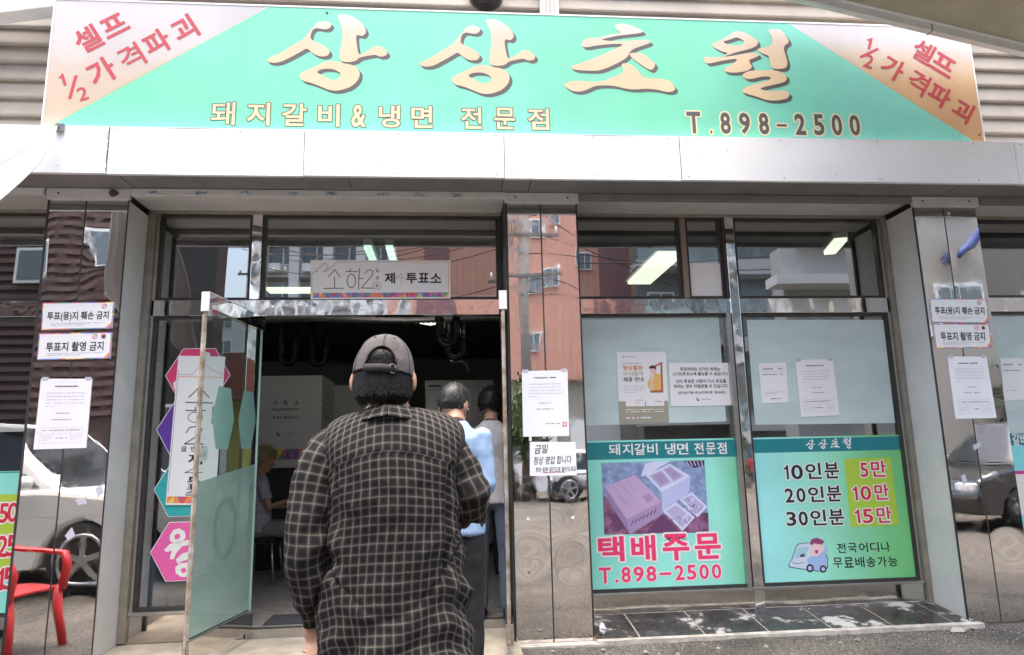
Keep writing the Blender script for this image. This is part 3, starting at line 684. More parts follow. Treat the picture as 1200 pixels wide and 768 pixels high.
# ------------------------------------------------------------------ fabric, awning, lamp around the sign
cloth=thing('shade_cloth','white sail cloth tied to a bracket at the left end of the canopy','cloth',tuple(fz(67,147,-.39)))
cb=MB(); A0=fz(67,148,-.40); nu,nv=26,20; vs=[]
for i in range(nu+1):
    t=i/nu
    top=A0.lerp(fz(-190,200,-1.35),t); low=A0.lerp(fz(-75,330,-1.35),t)
    low+=Vector((.07*math.sin(math.pi*min(1,t*1.4)),0,.02*math.sin(math.pi*t))); top+=Vector((0,0,-.03*math.sin(math.pi*t)))
    for j in range(nv+1):
        s_=j/nv; p=top.lerp(low,s_); p+=Vector((0,1,0))*(.06*math.sin(s_*10+t*2)*t+.10*math.sin(math.pi*s_)*t+.022*math.sin(s_*26+3*t)*min(1,t*4)*(1-.6*t)); vs.append(p)
n=nv+1; cb.add(vs,[(i*n+j,i*n+j+1,(i+1)*n+j+1,(i+1)*n+j) for i in range(nu) for j in range(nv)],None,True)
o=cb.build('sail','canvas_white',cloth,fixn=False); sm=o.modifiers.new('thick','SOLIDIFY'); sm.thickness=.003
hem=MB(); hem.tube([vs[i*n+nv]+Vector((0,-.004,0)) for i in range(nu+1)],.006,6); hem.build('hem','ink_tan',cloth)
brk=MB(); brk.box(A0.x-.02,A0.x+.03,-.385,-.37,A0.z-.03,A0.z+.03); brk.tube([A0+Vector((.0,-.02,0)),A0+Vector((0,.02,0))],.006,8); brk.build('bracket','grey_metal',cloth,bevel=.002)
aw=thing('awning','beige awning with a white metal edge rail above the right end of the sign','awning',tuple(fz(1200,55,-.5)))
a=fz(905,-12,-.52); b=fz(1340,92,-.52); d=(b-a)
MB().bar(a,b,.05,.085,(0,0,1)).build('edge_rail','trim_white',aw,bevel=.004)
MB().bar(a+Vector((0,-.03,.02)),b+Vector((0,-.03,.02)),.02,.02).build('edge_lip','fascia_white',aw)
up_=Vector((0,-2.6,.55)); mb=MB(); mb.quad(a+Vector((0,-.03,.02)),b+Vector((0,-.03,.02)),b+up_,a+up_); o=mb.build('awning_sheet','canvas_beige',aw); o.modifiers.new('t','SOLIDIFY').thickness=.01
for t in (.42,): q=a.lerp(b,t); B(q.x-.012,q.x-.008,q.y-.03,q.y+.03,q.z-.045,q.z+.05).build('joint','grime',aw)
gl=thing('gutter','pale folded metal gutter edge at the top left corner above the sign','gutter',tuple(fz(0,10,-.1)))
a=fz(-60,22,-.10); b=fz(130,-2,-.10); MB().bar(a,b,.12,.11).build('channel','trim_white',gl,bevel=.006)
lp=thing('round_lamp','round bulkhead lamp with a black rim on the siding above the sign','lamp',tuple(fz(570,-14,0)))
c=fz(570,-13,-.06); c.y=.0
mb=MB(); mb.tube([c+Vector((0,.03,0)),c+Vector((0,-.09,0))],.135,28); mb.build('rim','black_plastic',lp,bevel=.01)
mb=MB(); mb.ball(c+Vector((0,-.085,0)),(.115,.05,.115),24,12); mb.build('lens','grey_metal',lp)

# ------------------------------------------------------------------ posters on the right hand windows
mat('photo_wood',(.16,.22,.40),.5,col2=(.32,.42,.66),vscale=18); mat('photo_floor',(.42,.20,.38),.5,col2=(.10,.03,.08),vscale=12)
for n_,c_ in {'photo_box_top':(.52,.38,.60),'photo_box_side':(.30,.22,.42),'photo_box_front':(.40,.28,.50),'photo_foam':(.66,.68,.90),'photo_foam_side':(.50,.54,.82),'photo_foam_in':(.46,.44,.68),'photo_meat':(.40,.30,.52),'photo_dark':(.05,.03,.08),'photo_shadow':(.14,.05,.14)}.items(): mat(n_,c_,.5)
YP=.424
def poster(name,label,x0,x1,z0,z1,body,y=YP):
    t=thing(name,label,'poster',((x0+x1)/2,y,z0),'vinyl posters on the lower window panes')
    slab((x0,y,z1),(x1,y,z1),(x1,y,z0),(x0,y,z0),'vinyl',MATS[body],t,.0015); s=Sheet((x0,y,z1),(x1,y,z1),(x1,y,z0),(x0,y,z0)); s.t=t; s.split=True; return s
s=poster('window_poster','mint window poster with a photo of meat boxes and pink order phone number',.986,2.188,.232,1.312,'poster_left_body')
hv=s.puv(700,539)[1]; s.rect(0,.012,.975,hv,'poster_teal',.0006,'header'); s.rect(.975,.012,1,hv,'sticker_teal',.0006,'header')
for ch,x0,x1 in (('돼',713,727),('지',729,742),('갈',743,757),('비',758,771),('냉',779,792),('면',793,807),('전',813,825),('문',827,839),('점',840,852)):
    s.ptext(ch,(x0,520.5-(x0-713)*.014),(x1,533.5-(x0-713)*.012),'ink_white',off=.016)
# the printed photograph
q=lambda x,y,o=(690,530),k=4.518: s.puv(o[0]+x/k,o[1]+y/k)
s.poly([q(66,58),q(612,42),q(636,425),q(82,438)],'photo_wood',.0007,'photo')
s.poly([q(75,225),q(150,300),q(400,330),q(632,320),q(636,425),q(82,438)],'photo_floor',.0008,'photo')
s.poly([q(84,183),q(245,120),q(385,262),q(200,355)],'photo_box_top',.0010,'photo'); s.poly([q(200,355),q(385,262),q(388,330),q(218,435)],'photo_box_front',.0010,'photo'); s.poly([q(84,183),q(200,355),q(218,435),q(110,270)],'photo_box_side',.0010,'photo')
s.poly([q(275,130),q(300,60),q(345,50),q(430,48),q(320,115)],'photo_foam',.0009,'photo'); s.poly([q(300,122),q(430,62),q(538,128),q(385,212)],'photo_foam',.0011,'photo')
s.poly([q(320,125),q(385,95),q(440,160),q(378,190)],'photo_foam_in',.0012,'photo'); s.poly([q(392,90),q(430,72),q(505,128),q(448,158)],'photo_foam_in',.0012,'photo')
s.poly([q(335,128),q(382,105),q(425,155),q(380,178)],'photo_meat',.0013,'photo'); s.poly([q(402,96),q(430,82),q(488,125),q(450,145)],'photo_meat',.0013,'photo')
s.poly([q(385,212),q(538,128),q(530,215),q(388,310)],'photo_foam_side',.0011,'photo')
for pts in ([(390,310),(460,265),(562,345),(495,418)],[(478,250),(545,212),(628,290),(575,345)]): s.poly([q(*p) for p in pts],'photo_foam',.0013,'photo')
for pts in ([(408,312),(460,280),(545,345),(495,400)],[(495,250),(545,226),(612,288),(575,328)]): s.poly([q(*p) for p in pts],'photo_foam_in',.0014,'photo')
rr=random.Random(1)
for i in range(26):
    x,y=(rr.uniform(425,535),rr.uniform(300,390)) if i%2 else (rr.uniform(515,595),rr.uniform(245,310))
    if i%2 and abs(x-480)+abs(y-342)>75: continue
    s.line([q(x,y),q(x+rr.uniform(-18,18),y+rr.uniform(5,18))],.012,'photo_meat' if i%3 else 'photo_foam',.0015,'photo')
s.poly([q(498,48),q(560,85),q(610,72),q(612,43)],'photo_dark',.0010,'photo')
for k in range(5): s.line([q(515+k*20,50-k),q(530+k*18,68+k*2)],.006,'photo_foam',.0011,'photo')
for a_,b_ in (((130,185),(220,290)),((165,165),(250,262)),((200,150),(245,205)),((150,225),(195,275))): s.line([q(*a_),q(*b_)],.003,'photo_box_side',.0013,'photo')
s.poly([q(283,235),q(318,215),q(345,250),q(310,270)],'photo_box_front',.0012,'photo')
for k in range(7): s.line([q(225+k*20,385-k*10),q(236+k*20,362-k*10)],.006,'photo_dark',.0013,'photo')
s.poly([q(110,330),q(150,320),q(190,400),q(150,425)],'photo_shadow',.0009,'photo'); s.poly([q(388,325),q(480,420),q(300,432)],'photo_shadow',.0009,'photo')
for ch,x0,x1,y0,y1 in (('택',42,195,444,582),('배',216,362,438,578),('주',382,540,430,575),('문',550,708,428,568)):
    a_=(690+x0/4.518+1,530+y0/4.518+1); b_=(690+x1/4.518-1,530+y1/4.518-1); s.ptext(ch,a_,b_,'order_pink',off=.03,halo='ink_white',hw=.013,h=.0022)
for ch,x0,x1,ya,yb in (('T',50,122,0,1),('.',136,160,.8,1),('8',168,226,0,1),('9',232,296,0,1),('8',300,362,0,1),('-',372,440,.46,.60),('2',450,510,0,1),('5',514,574,0,1),('0',580,640,0,1),('0',646,706,0,1)):
    top=612-(x0-50)*.032; bot=694-(x0-50)*.042
    s.ptext(ch,(690+x0/4.518+.5,530+(top+(bot-top)*ya)/4.518),(690+x1/4.518-.5,530+(top+(bot-top)*yb)/4.518),'order_pink',off=.024 if ch not in '.-' else 0,halo='ink_white',hw=.007,h=.0022)
s.finish(s.t)
s=poster('window_poster','green window poster with black and red portion prices and a cartoon delivery van',2.275,3.548,.232,1.310,'poster_right_body',.4235)
hv=s.puv(890,531)[1]; s.rect(0,.012,1,hv,'poster_teal',.0006,'header')
q=lambda x,y: s.puv(860+x/2.764,490+y/2.764)
sc_=Sheet(*s.c)
def mini(polys,holes,x0,y0,x1,y1):
    allp=[p for pg in polys for p in pg]; ax=min(p[0] for p in allp); bx=max(p[0] for p in allp); ay=min(p[1] for p in allp); by=max(p[1] for p in allp)
    f=lambda p: s.puv(x0+(p[0]-ax)/(bx-ax)*(x1-x0),y0+(p[1]-ay)/(by-ay)*(y1-y0))
    for i,pg in enumerate(polys): s.poly([f(p) for p in pg],'ink_white',.0012,'brush_letter',[[f(p) for p in holes[i]]] if i in holes else [])
mini(g1,{2:g1h},944,515,955,527); mini(g1,{2:g1h},958.5,514.5,969.5,526.5); mini(g3,{},973,514,984,525); mini(g4,{0:g4h},987,512.5,997.5,526)
q2=lambda x,y: s.puv(900+x/4.518,520+y/4.518)
s.poly([q2(403,82),q2(648,72),q2(692,432),q2(438,442)],'poster_lime',.0007,'price_panel')
for row,(body,xs,y0,y1) in enumerate((('10인분',((82,112),(118,188),(194,286),(294,380)),112,190),('20인분',((86,140),(146,202),(208,300),(306,392)),236,312),('30인분',((94,152),(158,214),(220,312),(318,406)),360,436))):
    for ch,(x0,x1) in zip(body,xs): s.ptext(ch,(900+x0/4.518,520+(y0-(x0-82)*.04-(4 if ord(ch)>255 else -2))/4.518),(900+x1/4.518,520+(y1-(x0-82)*.03)/4.518),'ink_black',off=.022,halo='ink_white',hw=.0075,h=.002)
for body,xs,y0,y1 in (('5만',((484,534),(540,630)),98,178),('10만',((444,478),(484,550),(558,644)),222,300),('15만',((456,490),(496,560),(570,658)),344,422)):
    for ch,(x0,x1) in zip(body,xs): s.ptext(ch,(900+x0/4.518,520+(y0-(x0-450)*.03-(5 if ord(ch)>255 else -4))/4.518),(900+x1/4.518,520+(y1-(x0-450)*.03)/4.518),'price_red',off=.02,halo='ink_white',hw=.008,h=.002)
for body,x0,y0,dx,w_,h_ in (('전국어디나',362,528,58.5,52,50),('무료배송가능',342,604,58.5,54,54)):
    for i,ch in enumerate(body): s.ptext(ch,(900+(x0+i*dx)/4.518,520+(y0-i*1.5)/4.518),(900+(x0+i*dx+w_)/4.518,520+(y0-i*1.8+h_)/4.518),'ink_black',off=.014)
for n_,c_ in {'van_print':(.62,.68,.82),'van_shade':(.36,.52,.80),'van_glass':(.35,.62,.72),'cap_print':(.30,.05,.18),'face_print':(.85,.60,.60)}.items(): mat(n_,c_,.4)
P=lambda L: [q2(*p) for p in L]
s.poly(P([(108,640),(125,612),(150,540),(165,528),(225,524),(300,560),(318,610),(318,655),(295,682),(230,672),(150,662),(112,655)]),'ink_black',.0007,'van_picture')
s.poly(P([(112,638),(128,614),(153,543),(168,531),(224,527),(296,562),(314,610),(314,652),(292,678),(230,668),(150,658),(116,651)]),'van_print',.0008,'van_picture')
s.poly(P([(205,610),(300,575),(312,610),(312,652),(292,676),(215,668)]),'van_shade',.0009,'van_picture'); s.poly(P([(136,606),(158,552),(215,545),(200,600)]),'van_glass',.0009,'van_picture'); s.poly(P([(168,590),(190,582),(196,598),(172,602)]),'ink_dark',.0010,'van_picture')
for cx,cy,r in ((222,660,20),(292,664,18)):
    s.poly([q2(cx+r*math.cos(t*.4),cy+r*1.1*math.sin(t*.4)) for t in range(16)],'ink_black',.0010,'van_picture'); s.poly([q2(cx+r*.55*math.cos(t*.4),cy+r*.6*math.sin(t*.4)) for t in range(16)],'photo_foam_side',.0011,'van_picture')
s.poly(P([(225,590),(228,550),(250,525),(285,530),(300,555),(290,590),(262,600)]),'face_print',.0012,'van_picture'); s.poly(P([(222,530),(228,508),(255,498),(285,508),(300,520),(282,535),(240,528),(226,540)]),'cap_print',.0013,'van_picture')
s.poly(P([(248,565),(266,562),(262,584),(250,580)]),'cap_print',.0013,'van_picture'); s.poly(P([(218,600),(262,596),(300,560),(310,540),(316,560),(300,600),(262,615),(222,612)]),'van_shade',.0014,'van_picture')
s.line([q2(130,632),q2(160,636),q2(190,628)],.004,'ink_dark',.0010,'van_picture')
s.finish(s.t)
# posters cut by the frame edges
s=poster('window_poster','lime and teal price poster showing 50, 25 and 15 behind the left edge',-3.6,-2.84,.25,1.19,'poster_left_body')
s.rect(0,.012,1,s.puv(10,553)[1],'poster_teal',.0006,'header'); a_=s.puv(-14,580); s.rect(.1,a_[1],.965,s.puv(-14,680)[1],'poster_lime',.0007,'price_panel')
for ch,x0,y0,x1,y1 in (('5',0,590,9,613),('0',10,589,21,612),('2',-2,628,8,653),('5',9,627,20,652),('1',-2,666,3,692),('5',5,665,16,691)): s.ptext(ch,(x0,y0),(x1,y1),'price_red',off=.02,halo='ink_white',hw=.01,h=.002)
s.finish(s.t)
s=poster('window_poster','pale cyan poster with a teal header reading 갈비 at the right edge',4.10,5.4,.30,1.30,'poster_cyan')
s.rect(0,.0,1,s.puv(1190,522)[1],'poster_teal',.0006,'header'); s.ptext('갈비',(1185,508),(1204,522),'ink_white',off=.02)
s.rect(.02,s.puv(1190,552)[1],1,s.puv(1190,556)[1],'poster_magenta',.0009,'border'); s.rect(.02,s.puv(1190,556)[1],1,s.puv(1195,604)[1],'poster_cream',.0008,'panel'); s.rect(.03,s.puv(1192,562)[1],.2,s.puv(1195,590)[1],'ink_dark',.001,'panel'); s.finish(s.t)

# ------------------------------------------------------------------ pale sheets behind the panes
def screen(label,px,Y=.4325,grp='pale sheets hung inside the panes'):
    cs=[fz(*p,Y) for p in px]; o=slab(*cs,'window_sheet',MATS['paper_screen'],None,.0015); tag(o,label,'sheet',grp)
screen('pale blue sheet hung inside the pane left of the steel mullion',[(679,368),(842,370),(851,494),(684,499)])
screen('pale blue sheet hung inside the pane right of the steel mullion',[(875,375),(1035,375),(1049,496),(885,498)])
screen('pale sheet hung inside the window right of the last pilaster',[(1158,362),(1320,362),(1330,508),(1163,508)])
o=slab(*[fz(*p,.425) for p in [(802,309),(851,309),(855,350),(805,350)]],'board',MATS['card_white'],None,.006); o.name='blank_board'; tag(o,'blank white board filling the lower half of the narrow upper light','board')

# ------------------------------------------------------------------ paper notices
YG=.428
def logo(s,u,v,r,m='ink_dark'):     # small angular commission emblem
    h=r*s.W/s.H; s.poly([(u-r,v-h),(u-r*.2,v-h),(u+r*.3,v+h*.4),(u+r,v-h*.3),(u+r*.9,v+h),(u-r*.2,v+h),(u-r*.5,v)],m,.001,'emblem')
def notice(s,seed,title=True,box=True,seal=False):
    for u in (.02,.86): s.rect(u,-.025,u+.12,.03,'ink_light',.0006,'tape')
    s.fine(.26,.10,.74,.125,1,'ink_dark',fill=.8,seed=seed,last=1,part='heading')
    s.fine(.14,.20,.88,.44,5,'ink_light',fill=.26,seed=seed+1,last=.25)
    s.fine(.36,.49,.62,.51,1,'ink_grey',fill=.7,seed=seed+2,last=1); s.fine(.30,.58,.68,.60,1,'ink_grey',fill=.8,seed=seed+3,last=1)
    if box:
        for a,b_ in (((.1,.70),(.9,.70)),((.1,.79),(.9,.79)),((.1,.92),(.9,.92)),((.1,.70),(.1,.92)),((.9,.70),(.9,.92)),((.34,.70),(.34,.92)),((.68,.70),(.68,.92))): s.line([a,b_],.0016,'ink_light',.001)
        s.fine(.14,.73,.86,.75,1,'ink_grey',fill=.8,seed=seed+4,last=1); s.fine(.13,.82,.32,.90,3,'ink_light',fill=.3,seed=seed+5); s.fine(.37,.84,.62,.87,1,'ink_grey',fill=.6,seed=seed+6,last=1); s.fine(.70,.82,.88,.90,3,'ink_light',fill=.3,seed=seed+7)
    if seal: s.rect(.86,.79,.96,.86,'ink_seal',.001,'seal'); s.rect(.89,.812,.93,.838,'paper',.0013,'seal')
G_='printed notices taped to the shop front'
s=paper('paper_notice','white printed notice with a table, lowest sheet on the left pilaster','paper',[(48,444),(108,444),(101,525),(39,527)],-.004,group=G_); notice(s,11); s.finish(s.t)
s=paper('paper_notice','white printed notice with a table, lowest sheet on the right pilaster','paper',[(1110,418),(1156,418),(1168,490),(1120,491)],-.004,group=G_); notice(s,21); s.finish(s.t)
s=paper('paper_notice','white notice with a small red seal on the centre pilaster','paper',[(611.5,435),(665,434),(667,511),(613,512)],-.004,group=G_); notice(s,31,box=False,seal=True); s.fine(.50,.80,.84,.825,1,'ink_grey',fill=.7,seed=3,last=1); s.finish(s.t)
s=paper('paper_notice','white notice with a printed table taped to the pane right of the mullion','paper',[(932,422),(976,421),(984,487),(939,489)],YG,group=G_); notice(s,41); s.finish(s.t)
s=paper('paper_notice','small white information sheet taped left of the table notice on the right pane','paper',[(889,426),(921,425),(924,472),(893,473)],YG,group=G_)
for a,b_ in (((.1,.10),(.92,.10)),((.1,.22),(.92,.22)),((.1,.10),(.1,.22)),((.92,.10),(.92,.22))): s.line([a,b_],.0014,'ink_seal',.001)
s.fine(.15,.13,.86,.18,1,'ink_grey',fill=.8,seed=5,last=1); s.fine(.1,.28,.9,.305,1,'ink_dark',fill=.8,seed=6,last=1); s.fine(.15,.72,.9,.80,2,'ink_light',fill=.5,seed=7); s.fine(.35,.88,.72,.91,1,'ink_dark',fill=.8,seed=8,last=1); s.finish(s.t)
s=paper('paper_notice','white information sheet on the far right window beyond the last pilaster','paper',[(1172,420),(1199,420),(1204,469),(1177,470)],YG,group=G_); s.fine(.1,.13,.9,.18,1,'ink_grey',fill=.8,seed=5,last=1); s.fine(.1,.28,.9,.305,1,'ink_dark',fill=.8,seed=6,last=1); s.fine(.1,.75,.9,.80,1,'ink_light',fill=.5,seed=7); s.finish(s.t)
# ban signs, two on each outer pilaster
CB=['tri_red','tri_orange','tri_yellow','tri_green','tri_blue','tri_purple','tri_pink']
def ban_sign(label,px,body,icons,seed,grp):
    s=paper('ban_sign',label,'sign',px,-.006,'card_white',group=grp,th=.003); R3=random.Random(seed); n=20; bw=.022
    for side in range(4):
        u=0
        while u<1:
            l=R3.uniform(.05,.16); e=min(1,u+l); m_=R3.choice(CB); bh=bw*s.W/s.H*.6
            if side==0: s.rect(u,0,e,bh,m_,.0006,'border')
            if side==1: s.rect(u,1-bh,e,1,m_,.0006,'border')
            if side==2: s.rect(0,u*(1-2*bh)+bh,bw*.6,e*(1-2*bh)+bh,m_,.0006,'border')
            if side==3: s.rect(1-bw*.6,u*(1-2*bh)+bh,1,e*(1-2*bh)+bh,m_,.0006,'border')
            u=e
    s.poly([(1,.72),(1,1),(.90,1)],'tri_orange',.0009,'border'); s.poly([(1,.84),(1,1),(.95,1)],'tri_blue',.0011,'border')
    s.text(body,.075 if len(body)>9 else .11,.34,.94 if len(body)>9 else .90,.70,'ink_black',off=.02)
    s.fine(.14,.76,.9,.89,2,'ink_light',fill=.5,seed=seed)
    for k in range(icons):
        cu=.865-.12*k if icons==1 else .89-.12*k; cv=.16; r=.036; rv=r*s.W/s.H
        ring=lambda q_: [(cu+r*q_*math.cos(t*math.pi/10),cv+rv*q_*math.sin(t*math.pi/10)) for t in range(20)]
        s.poly(ring(1),'ink_red',.0008,'icon',[ring(.76)]); s.line([(cu-r*.6,cv+rv*.6),(cu+r*.6,cv-rv*.6)],.004,'ink_red',.0009,'icon')
        if icons==2 and k==0: s.rect(cu-.02,cv-.05,cu+.02,cv+.05,'ink_black',.0010,'icon')
    s.finish(s.t)
GB='prohibition signs on the outer pilasters'
ban_sign('upper bordered ban sign on the left pilaster, black 투표(용)지 훼손 금지',[(50,355),(134,354),(131,385),(48,387)],'투표(용)지 훼손 금지',1,1,GB)
ban_sign('lower bordered ban sign on the left pilaster, black 투표지 촬영 금지',[(46,391),(131,389.5),(129,420),(43,422)],'투표지 촬영 금지',2,2,GB)
ban_sign('upper bordered ban sign on the right pilaster, black 투표(용)지 훼손 금지',[(1089,350),(1156,350.5),(1159,379),(1092,378)],'투표(용)지 훼손 금지',1,3,GB)
ban_sign('lower bordered ban sign on the right pilaster, black 투표지 촬영 금지',[(1093,379.5),(1159,380),(1162,407.5),(1097,408)],'투표지 촬영 금지',2,4,GB)
# torn tape scraps on pilasters
def tape(px,m_='ink_light',Y=-.003):
    c=[fz(*p,Y) for p in px]; slab(*c,'tape_scrap',MATS[m_],bld,.0008)
tape([(88,586),(100,583),(102,590),(92,592)]); tape([(112,572),(118,569),(120,578),(114,583)]); tape([(76,628),(84,618),(88,628),(80,634)]); tape([(618,606),(621,608),(620,610),(617,609)],'card_white'); tape([(670,606),(673,604),(673,608),(669,608)],'card_white')
tape([(1126,558),(1131,556),(1134,566),(1129,568)]); tape([(1140,522),(1148,518),(1150,523),(1142,528)]); tape([(644,557),(647,557),(648,563),(645,563)],'card_white'); tape([(620,512),(623,512),(623,517),(620,517)],'card_white')
# sign language notice
s=paper('information_poster','white and khaki notice with a drawing of a man in a yellow jacket','poster',[(722.5,412.5),(780,412.5),(784,495),(726,496)],YG,'card_white',group=None)
s.rect(0,.70,1,1,'poster_khaki',.0006,'band'); logo(s,.14,.07,.02); s.fine(.2,.06,.36,.075,1,'ink_grey',fill=.7,seed=2,last=1); s.fine(.12,.16,.5,.175,1,'ink_grey',fill=.8,seed=4,last=1)
for body,v0,v1,m_ in (('영상통화',.195,.265,'ink_orange'),('수어통역',.28,.345,'ink_tan'),('제공 안내',.36,.425,'ink_dark')): s.text(body,.11,v0,.52,v1,m_,off=.022 if m_!='ink_tan' else .01)
s.fine(.12,.48,.55,.60,4,'ink_light',fill=.35,seed=6)
P=lambda L:[((x-62)/440-(y-55)/640*.04,(y-55)/640) for x,y in L]
s.poly(P([(400,180),(470,145),(474,428),(356,428),(356,408),(455,404),(452,172),(408,192)]),'frame_print',.0008,'drawing')
s.poly(P([(385,262),(412,255),(452,262),(452,404),(372,408),(340,385),(332,340),(358,290)]),'coat_yellow',.0010,'drawing'); s.poly(P([(362,210),(412,205),(414,250),(395,262),(368,258)]),'skin_print',.0011,'drawing')
s.poly(P([(348,205),(358,185),(385,178),(412,190),(414,215),(400,215),(390,205),(362,212)]),'hair_print',.0012,'drawing'); s.poly(P([(362,262),(376,262),(380,350),(395,375),(378,410),(348,372),(368,345)]),'skin_print',.0013,'drawing'); s.poly(P([(376,262),(388,258),(380,345)]),'card_white',.0013,'drawing')
s.rect(.14,.66,.53,.77,'card_white',.0009,'box'); s.rect(.55,.66,.92,.77,'card_white',.0009,'box'); s.fine(.34,.68,.5,.75,2,'ink_seal',fill=.35,seed=2); s.fine(.74,.70,.88,.73,1,'ink_grey',fill=.6,seed=2,last=1)
s.fine(.14,.81,.9,.87,2,'ink_white',.0012,fill=.5,seed=9,last=1); s.fine(.14,.92,.65,.945,1,'ink_white',.0012,fill=.9,seed=10,last=1); s.finish(s.t)
# five-line notice
s=paper('paper_notice','wide white notice with five lines of black print taped beside the khaki poster','paper',[(783.5,425.5),(855.5,425.5),(859.5,475),(786.5,476.5)],YG,'card_white',group=G_)
for body,u0,v0,u1,v1 in (('투표하려는 선거인 외에는',.18,.10,.83,.19),('(사전)투표소에 출입할 수 없습니다.',.06,.215,.96,.31),('이미 투표한 사람이 다시 투표를',.10,.385,.91,.475),('하려는 경우 처벌받을 수 있습니다.',.06,.50,.94,.59),('(공직선거법 제163조제1항, 제248조)',.12,.66,.89,.735)): s.text(body,u0,v0,u1,v1,'ink_black',off=.012)
logo(s,.43,.85,.025); s.fine(.49,.84,.64,.865,1,'ink_grey',fill=.8,seed=2,last=1); s.finish(s.t)
# handwriting on the centre pilaster
s=paper('handwritten_note','handwritten marker note with a red underline on the centre pilaster','paper',[(621,518),(674.5,518),(676,557),(621,558)],-.006)
for body,u0,v0,u1,v1,rt in (('금일',.10,.08,.40,.34,.05),('정상 영업 합니다',.08,.42,.90,.66,.03),('주차 뒷편 공간으로 들어오세요',.12,.74,.985,.90,.03)): s.text(body,u0,v0,u1,v1,'ink_black',off=.006,rot=rt,shear=.25)
s.line([(.30,.905),(.55,.90),(.76,.90)],.004,'ink_red',.0012); s.finish(s.t)
# polling station banner over the door
s=paper('banner','white banner over the door reading 소하2동 제4투표소 with a colourful triangle border','banner',[(364,305),(528,305.5),(528,350),(364,351)],.385,'card_white')
def tri_band(s,u0,v0,u1,v1,n,seed):
    R3=random.Random(seed); 
    for i in range(n):
        a=u0+(u1-u0)*i/n; b_=u0+(u1-u0)*(i+1)/n; c=[R3.choice(CB) for _ in range(3)]
        k=i%3; m_=(a+b_)/2
        if k==0: s.poly([(a,v0),(b_,v0),(a,v1)],c[0],.0007,'triangles'); s.poly([(b_,v0),(b_,v1),(a,v1)],c[1],.0007,'triangles')
        elif k==1: s.poly([(a,v1),(m_,v0),(b_,v1)],c[0],.0007,'triangles'); s.poly([(a,v0),(m_,v0),(a,v1)],c[1],.0007,'triangles'); s.poly([(m_,v0),(b_,v0),(b_,v1)],c[2],.0007,'triangles')
        else: s.poly([(a,v0),(b_,v0),(m_,v1)],c[0],.0007,'triangles'); s.poly([(a,v0),(m_,v1),(a,v1)],c[1],.0007,'triangles'); s.poly([(b_,v0),(b_,v1),(m_,v1)],c[2],.0007,'triangles')
tri_band(s,.015,.84,.985,.96,21,3)
k=lambda x,y: ((x-30)/1155,(y-68)/330)
s.line([k(40,340),k(40,180),k(55,168),k(85,165),k(72,158),k(145,92),k(175,125),k(135,165),k(155,165),k(248,82),k(800,80)],.0035,'tri_purple',.001,'outline'); s.line([k(800,80),k(1168,82),k(1168,345)],.0035,'tri_orange',.001,'outline')
for c in ([(175,210),(225,148),(270,210)],[(224,210),(226,303)],[(138,307),(298,307)],[(318,166),(412,166)],[(352,145),(352,166)],[(428,138),(420,318)],[(424,224),(458,222)],[(475,180),(495,155),(520,150),(542,165),(535,195),(445,305),(545,307)]): s.line([k(*p) for p in c],.0062,'ink_dark',.0011,'lettering')
s.line([k(362+34*math.cos(t*.35),245+58*math.sin(t*.35)) for t in range(19)],.0062,'ink_dark',.0011,'lettering'); s.line([k(573+33*math.cos(t*.35),287+32*math.sin(t*.35)) for t in range(19)],.003,'ink_dark',.0011,'lettering')
s.line([k(780,180),k(730,222),k(800,218)],.003,'ink_grey',.0011,'lettering'); s.line([k(778,180),k(776,275)],.003,'ink_grey',.0011,'lettering')
for body,x0,y0,x1,y1,of in (('읍',564,142,588,170,.01),('면',564,205,588,233,.01),('동',560,272,588,302,.01),('제',635,175,722,268,.026),('투',812,178,905,266,.026),('표',915,178,1005,262,.026),('소',1016,180,1108,264,.026)): s.text(body,*k(x0,y0),*k(x1,y1),'ink_black',off=of)
s.finish(s.t)
# hexagon window stickers and the upright banner left of the door
def hexs(name,label,cx,cy,r,m,rr_=.866):
    c=fz(cx,cy,.430); pts=[(c.x+r*math.cos(math.pi/3*i),c.z+r*rr_/.866*math.sin(math.pi/3*i)) for i in range(6)]
    t=thing(name,label,'sticker',(c.x,.430,c.z-r*.9),'hexagon stickers on the left window')
    MB().prism([(x,z) for x,z in [(c.x+(x-c.x)*1.025,c.z+(z-c.z)*1.025) for x,z in pts]],.4295,.4305).build('rim','card_white',t); o=MB().prism(pts,.428,.4294).build('hexagon',m,t)
    sh=Sheet((c.x-r,.428,c.z+r),(c.x+r,.428,c.z+r),(c.x+r,.428,c.z-r),(c.x-r,.428,c.z-r)); sh.t=t; return sh
s=hexs('hexagon_sticker','crimson hexagon sticker behind the top of the upright white banner',232,440,.225,'sticker_red')
s.poly([(.40,.35),(.42,.24),(.5,.20),(.56,.10),(.68,.14),(.66,.24),(.74,.28),(.7,.4),(.5,.42)],'ink_white',.001,'lettering'); s.poly([(.12,.62),(.20,.55),(.26,.64),(.22,.74),(.14,.72)],'ink_white',.001,'lettering'); s.finish(s.t)
s=hexs('hexagon_sticker','purple hexagon sticker peeking from behind the upright white banner',222,503,.225,'sticker_purple'); s.finish(s.t)
s=hexs('hexagon_sticker','teal hexagon sticker behind the foot of the upright white banner',218,573,.215,'sticker_teal'); s.finish(s.t)
s=hexs('hexagon_sticker','pink hexagon sticker with white brush letters low on the left window',216,646,.225,'sticker_pink')
kk=lambda L:[((x-38)/400+.0,(y-400)/340) for x,y in L]
s.poly(kk([(145,490),(165,460),(200,452),(235,470),(242,500),(225,520),(185,530),(150,518)]),'ink_white',.001,'lettering',[kk([(172,490),(195,478),(210,490),(200,508),(178,508)])])
s.poly(kk([(118,560),(150,530),(220,520),(262,512),(262,540),(225,545),(190,580),(180,608),(155,610),(158,585),(165,565),(130,572)]),'ink_white',.001,'lettering')
